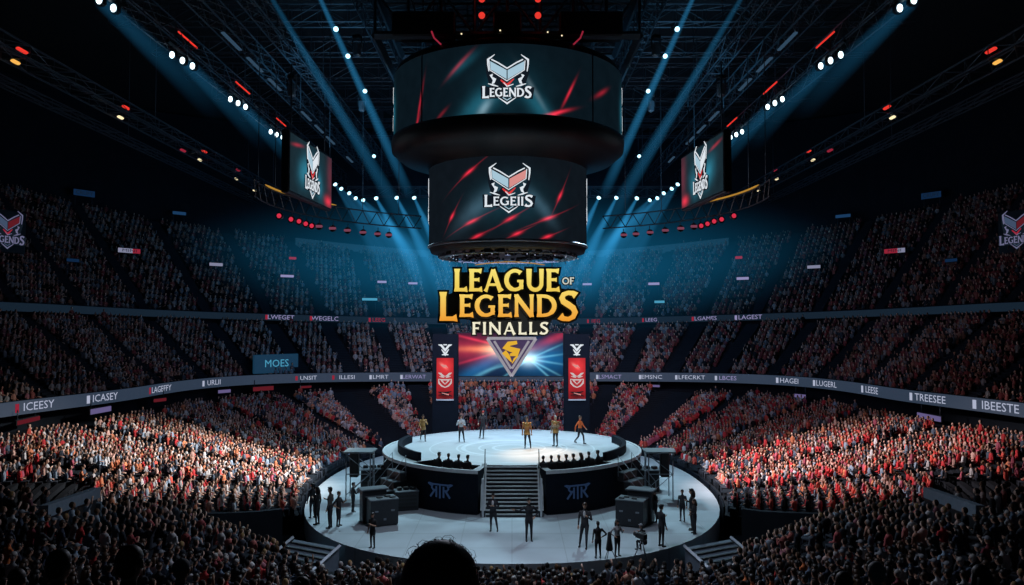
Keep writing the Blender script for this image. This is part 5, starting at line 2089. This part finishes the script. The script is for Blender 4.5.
# ------------------------------------------------------------------ roof steel
def truss(name, p0, p1, w, h_, bay, label, group, chord=.07, web=.045, m='truss'):
    p0, p1 = Vector(p0), Vector(p1)
    d = p1 - p0
    L = d.length
    e = empty(name, p0, 0, label, 'truss', group)
    x = d.normalized()
    y = x.cross(Vector((0, 0, 1))).normalized() * (w / 2)
    zz = Vector((0, 0, h_))
    n = max(2, int(round(L / bay)))
    mb = MB()
    for s in (-1, 1):
        for up_ in (0, 1):
            mb.bar(y * s + zz * up_, d + y * s + zz * up_, chord)
    mb.build('chord', M[m], e)
    mb = MB()
    for i in range(n):
        a, b = d * (i / n), d * ((i + 1) / n)
        for s in (-1, 1):
            mb.bar(a + y * s + (zz if i % 2 else zz * 0), b + y * s + (zz * 0 if i % 2 else zz), web)
            mb.bar(a + y * s, a + y * s + zz, web)
        mb.bar(a - y, a + y, web)
        mb.bar(a + zz - y, b + zz + y, web)
        mb.bar(a - y, b + y, web * .8)
    mb.build('web', M[m], e)
    for k in range(3):
        q = d * (.1 + .4 * k)
        top_ = 33.9 - (p0.z + q.z)
        if top_ > h_:
            mb = MB(); mb.tube([q + zz, Vector((q.x, q.y, top_))], .03, 4); mb.build('hanger', M[m], e)
    return e


for sgn, sd in ((-1, 'left'), (1, 'right')):
    truss('roof_truss', (sgn * 27 - .3 * (sgn > 0), 22, 24.6), (sgn * 27 - .3 * (sgn > 0), 95, 24.6), 1.6, .7, 2.2, 'lowest outer roof truss with red and amber lamps, %s' % sd, 'long roof trusses', .10)
    truss('roof_truss', (sgn * 30 - .3 * (sgn > 0), 26, 24.2), (sgn * 30 - .3 * (sgn > 0), 95, 24.2), .5, .5, 3, 'thin outermost roof truss, %s' % sd, 'long roof trusses', .07)
    truss('roof_truss', (sgn * 20.6 - .3 * (sgn > 0), 24, 27.0), (sgn * 20.6 - .3 * (sgn > 0), 95, 27.0), 1.2, 1.2, 2.0, 'roof truss carrying the white triple lamps, %s' % sd, 'long roof trusses', .08)
    truss('roof_truss', (sgn * 16.6 - .3 * (sgn > 0), 24, 27.0), (sgn * 16.6 - .3 * (sgn > 0), 92, 27.0), 1.0, 1.0, 1.6, 'roof truss walkway with painted blue reflections beside the scoreboard, %s' % sd, 'long roof trusses', .09)
    truss('roof_truss', (sgn * 14.2 - .3 * (sgn > 0), 24, 27.4), (sgn * 14.2 - .3 * (sgn > 0), 92, 27.4), .9, .9, 1.6, 'roof truss between walkway and spotlights, %s' % sd, 'long roof trusses', .08)
    truss('roof_truss', (sgn * 9.0 - .3 * (sgn > 0), 28, 29.5), (sgn * 9.0 - .3 * (sgn > 0), 96, 29.5), 1.1, 1.1, 1.4, 'inner roof truss next to the scoreboard rigging, %s' % sd, 'long roof trusses', .08)
for i, y in enumerate((36, 41, 46, 52, 58, 64, 70, 77, 84)):
    truss('cross_truss', (-27, y, 30.4), (27, y, 30.4), 1.0, 1.2, 2.0, 'roof cross truss, %s from the near end' % ORD[i], 'cross trusses under the roof', .08)
truss('cross_truss', (-16, 76, 22.6), (16, 76, 22.6), .9, .9, 1.4, 'low cross truss at the back carrying the row of spotlights', 'cross trusses under the roof', .08)

# glowing blue bars that paint reflected light along the inner trusses
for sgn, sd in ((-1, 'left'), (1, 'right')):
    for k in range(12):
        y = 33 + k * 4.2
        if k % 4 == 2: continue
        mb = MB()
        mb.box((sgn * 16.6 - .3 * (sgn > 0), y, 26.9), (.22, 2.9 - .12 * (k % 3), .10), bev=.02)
        mb.build('painted_reflection', M['walk_reflection'], label='dim blue painted reflection under the %s walkway truss, %s from near end' % (sd, ORD[k]), cat='light panel', group='painted truss reflections')  # not real light panels: bars that paint reflected light

# rigging above the scoreboard
rg = empty('rigging_frame', (-.27, 49.7, 26.75), 0, 'dark rigging frame with red lamps right above the scoreboard', 'rigging')
mb = MB()
for z in (0, 2.6):
    for s in (-1, 1):
        mb.bar((-7.6, s * 5.5, z), (7.6, s * 5.5, z), .35)
        mb.bar((s * 7.6, -5.5, z), (s * 7.6, 5.5, z), .35)
for k in range(9):
    x = -7.6 + 15.2 * k / 8
    mb.bar((x, -5.5, 0), (x, -5.5, 2.6), .12)
    mb.bar((x, -5.5, 2.6), (x, 5.5, 2.6), .12)
    if k < 8:
        mb.bar((x, -5.5, 0 if k % 2 else 2.6), (x + 1.9, -5.5, 2.6 if k % 2 else 0), .10)
for k in range(7):
    y = -5.5 + 11 * k / 6
    mb.bar((-7.6, y, 2.6), (7.6, y, 2.6), .10)
mb.build('frame', M['truss'], rg)
for (x, w) in ((-4.8, 3.6), (4.8, 3.6), (0, 1.6)):
    mb = MB(); mb.box((x, -5.2, .6), (w, 1.2, 1.4), bev=.06); mb.build('hoist_box', M['black'], rg)
for s in (-1, 1):
    for q in (-1, 1):
        mb = MB(); mb.tube([(s * 6, q * 4.5, 2.6), (s * 6, q * 4.5, 7.15)], .08, 5); mb.build('hanger', M['truss'], rg)
for (x, z) in ((-1.45, 1.0), (1.75, 1.0), (-1.45, 1.95), (1.75, 1.95)):
    mb = MB(); mb.ell((x, -5.9, z), (.19, .19, .19), 0, 12, 8); mb.tube([(x, -5.9, z), (x, -5.5, z + .25)], .07, 6); mb.build('red_lamp', M['lamp_red'], rg)
for s in (-1, 1):
    mb = MB(); mb.tube([(s * 4.3, -6.0, .05), (s * 4.15, -6.05, -.35), (s * 3.75, -6.1, -.75)], .05, 6); mb.build('red_light_bar', M['sign_red'], rg)
for (x, z) in ((-2.6, -.1), (-.4, .1), (2.3, .0), (3.1, -.2)):
    mb = MB(); mb.ell((x, -6.0, z), (.05, .05, .05), 0, 6, 4); mb.build('indicator_light', M['lamp_cream'], rg)

# ------------------------------------------------------------------ lamps
BLUE = (.028, .27, .56)
def aim(o, d):
    o.rotation_mode = 'QUATERNION'
    o.rotation_quaternion = Vector(d).to_track_quat('Z', 'Y')


BEAMS = {}
def beam(parent, L, r0, r1, s, decay=1.5, col=BLUE):
    key = (L, r0, r1, s, decay, col)
    if key not in BEAMS:
        mb = MB()
        n = 24
        vs = [(r0 * math.cos(2 * PI * i / n), r0 * math.sin(2 * PI * i / n), .12) for i in range(n)] + [(r1 * math.cos(2 * PI * i / n), r1 * math.sin(2 * PI * i / n), L) for i in range(n)]
        mb.add(vs, [(i, (i + 1) % n, n + (i + 1) % n, n + i) for i in range(n)] + [tuple(range(n - 1, -1, -1)), tuple(range(n, 2 * n))], 0, True)
        me = mb.mesh('light_beam', beam_mat('beam_haze', col, s * 1.7, L, decay, r0, r1))
        BEAMS[key] = me
    o = bpy.data.objects.new('light_beam', BEAMS[key])
    COL.objects.link(o)
    o.parent = parent
    return o


def spotlight(pos, target, L, r0, r1, s, label, group, decay=1.5, lens=.2, m='lamp_blue', name='spotlight'):
    e = empty(name, pos, 0, label, 'spotlight', group)
    d = Vector(target) - Vector(pos)
    aim(e, d)
    mb = MB(); mb.lathe([(.0, -.5), (lens * .7, -.48), (lens * .95, -.3), (lens * 1.15, .05), (lens * 1.05, .08)], n=16); mb.build('housing', M['black'], e)
    mb = MB(); mb.ell((0, 0, .05), (lens, lens, lens * .45), 0, 14, 8); mb.build('lens', M[m], e)
    mb = MB(); mb.tube([(lens * 1.25, 0, -.15), (lens * 1.3, 0, -.55), (-lens * 1.3, 0, -.55), (-lens * 1.25, 0, -.15)], .04, 5); mb.build('yoke', M['truss'], e)
    if s > 0: beam(e, L, r0, r1, s, decay)
    return e


# back row and the clusters on both sides
for sgn, sd in ((-1, 'left'), (1, 'right')):
    X = lambda x: 506.5 + sgn * (506.5 - x)
    row = [(414, 197.5, 74.5, 'third'), (396.5, 197.5, 74.5, 'second'), (376, 198, 74.5, 'first')]
    tg = {414: (462, 300), 396.5: (448, 300), 376: (424, 285)}
    for (px, py, d, o_) in row:
        p = at(X(px), py, d)
        t = at(X(tg[px][0]), tg[px][1], 64)
        spotlight(p, t, 17, .14, 1.1, .62, '%s bright spotlight of the back row counting inward, %s of the scoreboard' % (o_, sd), 'spotlights at the back of the roof', 1.1)
    for i, (px, py, d) in enumerate(((335, 184, 68.0), (341, 188.5, 70.0), (349, 193, 72.0), (355.5, 198, 73.5), (363, 200, 74.5))):
        p = at(X(px), py, d)
        t = at(X((380, 400, 415, 425, 440)[i]), (255, 262, 262, 265, 275)[i], 62)
        spotlight(p, t, 17, .14, 1.2, (.22, .22, .22, .24, .24)[i], '%s spotlight of the clustered five behind the %s side screen' % (ORD[i], sd), 'clustered spotlights behind the side screens', 1.3, .18)
    # high moving heads whose beams cross the roof
    for i, (pa, pb, d0, d1, L, s) in enumerate((((318, -6), (405, 185), 40, 66, 30, .46), ((268, -8), (395, 205), 40, 66, 32, .22))):
        p = at(X(pa[0]), pa[1], d0)
        t = at(X(pb[0]), pb[1], d1)
        spotlight(p, t, L, .15, (.62, .85)[i], s, '%s moving-head light above the frame whose beam slants down to the back, %s' % (('inner', 'outer')[i], sd), 'high moving heads', .6)
    # fixtures along the inner beam
    for i, (px, py, d) in enumerate(((336, 29, 45), (348, 56, 49), (365, 91, 54), (374, 156, 66))):
        p = at(X(px), py, d)
        spotlight(p, (p.x + 2, p.y - 22, p.z - 12), 1, .1, .2, 0, 'small lamp on the slanting beam, %s from the top, %s' % (ORD[i], sd), 'small lamps along the slanting beams', lens=.15, m='lamp_blue')
    # grey moving-head bodies
    for i, (px, py, d) in enumerate(((357, 50, 47), (362, 106, 57), (292, 90, 47))):
        p = at(X(px), py, d)
        e = empty('moving_head', p, .3 * sgn, 'grey idle moving-head lamp, %s from the top, %s of the scoreboard' % (ORD[i], sd), 'spotlight', 'idle moving heads')
        mb = MB(); mb.box((0, 0, 0), (.42, .42, .85), bev=.09); mb.build('head', M['metal'], e)
        mb = MB(); mb.tube([(-.3, 0, 0), (-.3, 0, .65), (.3, 0, .65), (.3, 0, 0)], .05, 6); mb.build('yoke', M['truss'], e)
        mb = MB(); mb.box((0, 0, .8), (.5, .4, .22), bev=.04); mb.build('base', M['black'], e)

    # white triple lamps, with a red strip above each
    trio = [(100, 0, 38.8), (183, 60.5, 47.6), (238.5, 103, 57.2), (277, 134.5, 67.0)]
    for i, (px, py, d) in enumerate(trio):
        p = at(X(px), py, d)
        e = empty('lamp_bar', p, 0, 'bar of three white lamps, %s from the top of the %s side' % (ORD[i], sd), 'lamp bar', 'white triple lamps')
        mb = MB(); mb.bar((sgn * -.1, -2.4, .35), (sgn * -.1, 2.4, .35), .16); mb.build('bar', M['black'], e)
        for k in (-1, 0, 1):
            c = Vector((-sgn * .20 * k, 1.02 * k, -.05))
            mb = MB(); mb.box(c + Vector((0, .12, .08)), (.5, .34, .62), bev=.10); hl = mb.build('lamp_housing', M['black'], e)
            mb = MB(); mb.ell(c + Vector((0, -.09, .02)), (.155, .08, .215), 0, 14, 10); mb.build('lens', M['lamp_white'], hl)
        mb = MB(); mb.tube([(0, 0, .35), (0, 0, 1.2)], .04, 5); mb.build('hanger', M['truss'], e)
        b_ = beam(e, 15, .45, 1.15, (.075, .075, .075, .075)[i], 1.1)
        b_.rotation_mode = 'QUATERNION'
        b_.rotation_quaternion = Vector((-sgn * .04, 1, -.12)).to_track_quat('Z', 'Y')
        if i:
            q = at(X((0, 188, 243, 281)[i]), (0, 40, 88, 122)[i], d)
            mb = MB(); mb.box(q, (.09, (0, 2.8, 3.0, 3.0)[i], .12), bev=.03)
            mb.build('red_light_strip', M['lamp_red'], label='thin red light strip above the %s triple lamp, %s side' % (ORD[i], sd), cat='light strip', group='red strips above the triple lamps')
    # red and amber lamps on the outer truss
    for i, (rx, ry, ax_, ay, d, mr, ma) in enumerate(((22, 50.5, 15.5, 62, 42, 'lamp_red', 'lamp_amber'), (126, 107.5, 120.5, 117.5, 53.6, 'lamp_red', 'lamp_cream'), (204.5, 151.5, 200, 160, 68.7, 'lamp_red', 'lamp_cream'),
                                              (238, 170, 236, 179, 78, 'sign_red', 'lamp_cream'), (183, 150.5, 254.5, 190.5, 88, 'sign_red', 'lamp_cream'))):
        p = at(X(rx), ry, d if i < 4 else 64)
        mb = MB(); mb.box(p, (.24, .85, .17), bev=.06)
        mb.build('red_lamp', M[mr], label='small red lamp on the outer %s truss, %s from the near end' % (sd, ORD[i]), cat='lamp', group='red lamps on the outer trusses')
        p = at(X(ax_), ay, d)
        mb = MB(); mb.box(p, (.24, .62, .17), bev=.06)
        mb.build('amber_lamp', M[ma], label='small %s lamp on the outer %s truss, %s from the near end' % ('amber' if ma == 'lamp_amber' else 'cream', sd, ORD[i]), cat='lamp', group='amber lamps on the outer trusses')
    # curved lamp rail behind the side screen
    e = empty('lamp_rail', (0, 47, 17.2), 0, 'curved black lamp rail with amber edge below the %s side screen' % sd, 'lamp rail', 'curved lamp rails')
    mb = MB(); mb2 = MB(); mb3 = MB()
    pts = []
    for k in range(31):
        a = R(80 + 2.4 * k)
        pts.append(Vector((sgn * 15.0 * math.sin(a), -15.0 * math.cos(a), 0)))
    mb.tube([p + Vector((0, 0, .35)) for p in pts], .05, 5)
    mb.tube([p + Vector((0, 0, 1.3)) for p in pts], .05, 5)
    for k in range(30):
        mb.bar(pts[k] + Vector((0, 0, .35 if k % 2 else 1.3)), pts[k + 1] + Vector((0, 0, 1.3 if k % 2 else .35)), .05)
    mb.build('rail', M['black'], e)
    mb2.tube([p * .995 + Vector((0, 0, 1.40)) for p in pts[4:19]], [.02] + [.06] * 13 + [.02], 5)
    mb2.build('amber_edge', M['amber_line'], e)
    for k in range(6):
        q = pts[2 + 5 * k]
        mb3 = MB(); mb3.tube([q + Vector((0, 0, 1.3)), q + Vector((0, 0, 16.6))], .025, 4); mb3.build('hanger', M['truss'], e)
    for i, (px, py) in enumerate(((276.5, 216), (289, 219.5), (297, 221.5), (303.5, 224), (310, 226), (317, 226.5), (331, 228.5), (346, 230.5), (361.5, 232.5), (376, 234), (388, 235))):
        # meet the circle of the rail
        best = min((abs(proj((0 + sgn * 15 * math.sin(R(a / 4)), 47 - 15 * math.cos(R(a / 4)), 17.2))[0] - X(px)), a / 4) for a in range(280, 640))
        a = R(best[1])
        q = (sgn * 14.8 * math.sin(a), 47 - 14.8 * math.cos(a), at(X(px), py, 47 - 14.8 * math.cos(a)).z)
        l_ = empty('rail_lamp', q, 0, '%s rail lamp under the %s side screen, %s from its outer end' % ('round red' if i < 5 else 'dim mauve', sd, ORD[i]), 'lamp', 'lamps hung on the curved rails')
        mm = 'lamp_pink' if i < 5 else ('lamp_dimpink' if i < 8 else 'lamp_dim')
        mb = MB()
        if i < 5: mb.ell((0, -.12, 0), (.15, .10, .15), 0, 12, 8)
        else: mb.box((0, -.12, 0), (.5, .12, .18), bev=.05)
        mb.build('lens', M[mm] if mm in M else M['lamp_dim'], l_)
        mb = MB(); mb.lathe([(0, .34), (.18, .3), (.25, -.02), (.22, -.06)], n=12)
        hsg = mb.build('housing', M['black'], l_)
        hsg.rotation_euler = (-PI / 2, 0, 0)
        mb = MB(); mb.tube([(0, .1, .15), (0, .1, .5)], .03, 5); mb.build('clamp', M['truss'], l_)

# ------------------------------------------------------------------ light
def area(name, loc, tgt, size, power, col, spread=180):
    l = bpy.data.lights.new(name, 'AREA')
    l.shape = 'DISK'
    l.size = size
    l.energy = power
    l.color = col
    l.spread = R(spread)
    o = bpy.data.objects.new(name, l)
    COL.objects.link(o)
    o.location = loc
    o.rotation_mode = 'QUATERNION'
    o.rotation_quaternion = (Vector(tgt) - Vector(loc)).to_track_quat('-Z', 'Y')
    return o


def spot(name, loc, tgt, power, ang, blend, col, rad=.3):
    l = bpy.data.lights.new(name, 'SPOT')
    l.energy = power
    l.color = col
    l.spot_size = R(ang)
    l.spot_blend = blend
    l.shadow_soft_size = rad
    o = bpy.data.objects.new(name, l)
    COL.objects.link(o)
    o.location = loc
    o.rotation_mode = 'QUATERNION'
    o.rotation_quaternion = (Vector(tgt) - Vector(loc)).to_track_quat('-Z', 'Y')
    return o


COOL = (.56, .85, 1.0)
K = 1.0
spot('stage_key_left', (-7.5, 55.5, 20.5), (1, 47, 0), 10500 * K, 92, .55, COOL, .35)
spot('stage_key_right', (8.5, 55, 20.5), (-1, 47, 0), 8000 * K, 92, .55, COOL, .35)
spot('floor_key_back', (0, 62, 23), (0, 42, 0), 15000 * K, 70, .7, COOL, .5)
spot('stage_warm', (2.0, 52, 13.6), (1.8, 47.6, 2.3), 7500, 30, .9, (1.0, .55, .26), .3)
# crowd wash from the scoreboard's underside toward both sides
for s, c, e in ((-1, (1.0, .93, .88), 40000), (1, (1.0, .82, .82), 33000)):
    spot('crowd_wash', (s * 3.5, 51.5, 14.0), (s * 18.0, 47.2, 2.0), e * K, 52, 1.0, c, .5)
for s in (-1, 1):
    spot('crowd_wash_back', (s * 10, 50, 17), (s * 5, 72, 2.5), 5200, 70, 1.0, (.95, .78, 1.0), .6)
spot('performer_front', (0, 30, 20), (0, 51, 3), 5500, 28, .6, (1.0, .92, .84), .4)  # unseen front spot added to brighten the performers
area('front_glow', (0, 33, 14), (0, 27, 0), 6, 900, (.75, .82, 1.0), 150)
# unseen blue lamps added to tint the far stands and show the roof steel
area('blue_back', (0, 66, 19), (0, 95, 13), 14, 900, (.06, .45, .9))
for s in (-1, 1):
    area('blue_side', (s * 10, 60, 22), (s * 40, 72, 12), 10, 110, (.08, .45, .85))
    area('roof_blue', (s * 12, 52, 24.5), (s * 12, 58, 33), 9, 260, (.15, .5, .85))
area('mid_tier', (0, 52, 12), (0, 78, 7), 10, 900, (.55, .60, 1.0))
for s in (-1, 1):
    area('mid_tier_side', (s * 8, 50, 13), (s * 32, 56, 7), 8, 190 if s < 0 else 280, (.66, .66, .9) if s < 0 else (.85, .62, .72))

# haze: one soft glowing cloud under the roof at the far end
def haze(loc, rad, s, col, name='haze'):
    m, nt, out = new_mat('haze_glow')
    h = NT(nt)
    tc = nt.nodes.new('ShaderNodeTexCoord')
    v = nt.nodes.new('ShaderNodeVectorMath'); v.operation = 'LENGTH'
    nt.links.new(tc.outputs['Object'], v.inputs[0])
    q = h.m('MAXIMUM', h.m('SUBTRACT', 1.0, h.m('MULTIPLY', v.outputs['Value'], v.outputs['Value'])), 0.0)
    em = nt.nodes.new('ShaderNodeEmission')
    em.inputs['Color'].default_value = (*col, 1)
    nt.links.new(h.m('MULTIPLY', h.m('MULTIPLY', q, q), s), em.inputs['Strength'])
    nt.links.new(em.outputs[0], out.inputs['Volume'])
    mb = MB(); mb.ell((0, 0, 0), (1, 1, 1), 0, 24, 16)
    o = mb.build(name, m, label='soft blue stage haze glowing under the roof behind the scoreboard', cat='haze', kind='stuff')
    o.location = loc
    o.scale = rad
    return o


haze((0, 84, 15.5), (44, 8.5, 10.5), .025, (.016, .34, .70))

w = bpy.data.worlds.new('world')
SC.world = w
w.use_nodes = True
bg = w.node_tree.nodes.get('Background') or w.node_tree.nodes.new('ShaderNodeBackground')
bg.inputs['Color'].default_value = (.010, .026, .042, 1)
bg.inputs['Strength'].default_value = .13
SC.cycles.max_bounces = 5
SC.cycles.diffuse_bounces = 2
SC.cycles.glossy_bounces = 2
SC.cycles.volume_bounces = 0
SC.cycles.sample_clamp_indirect = 3
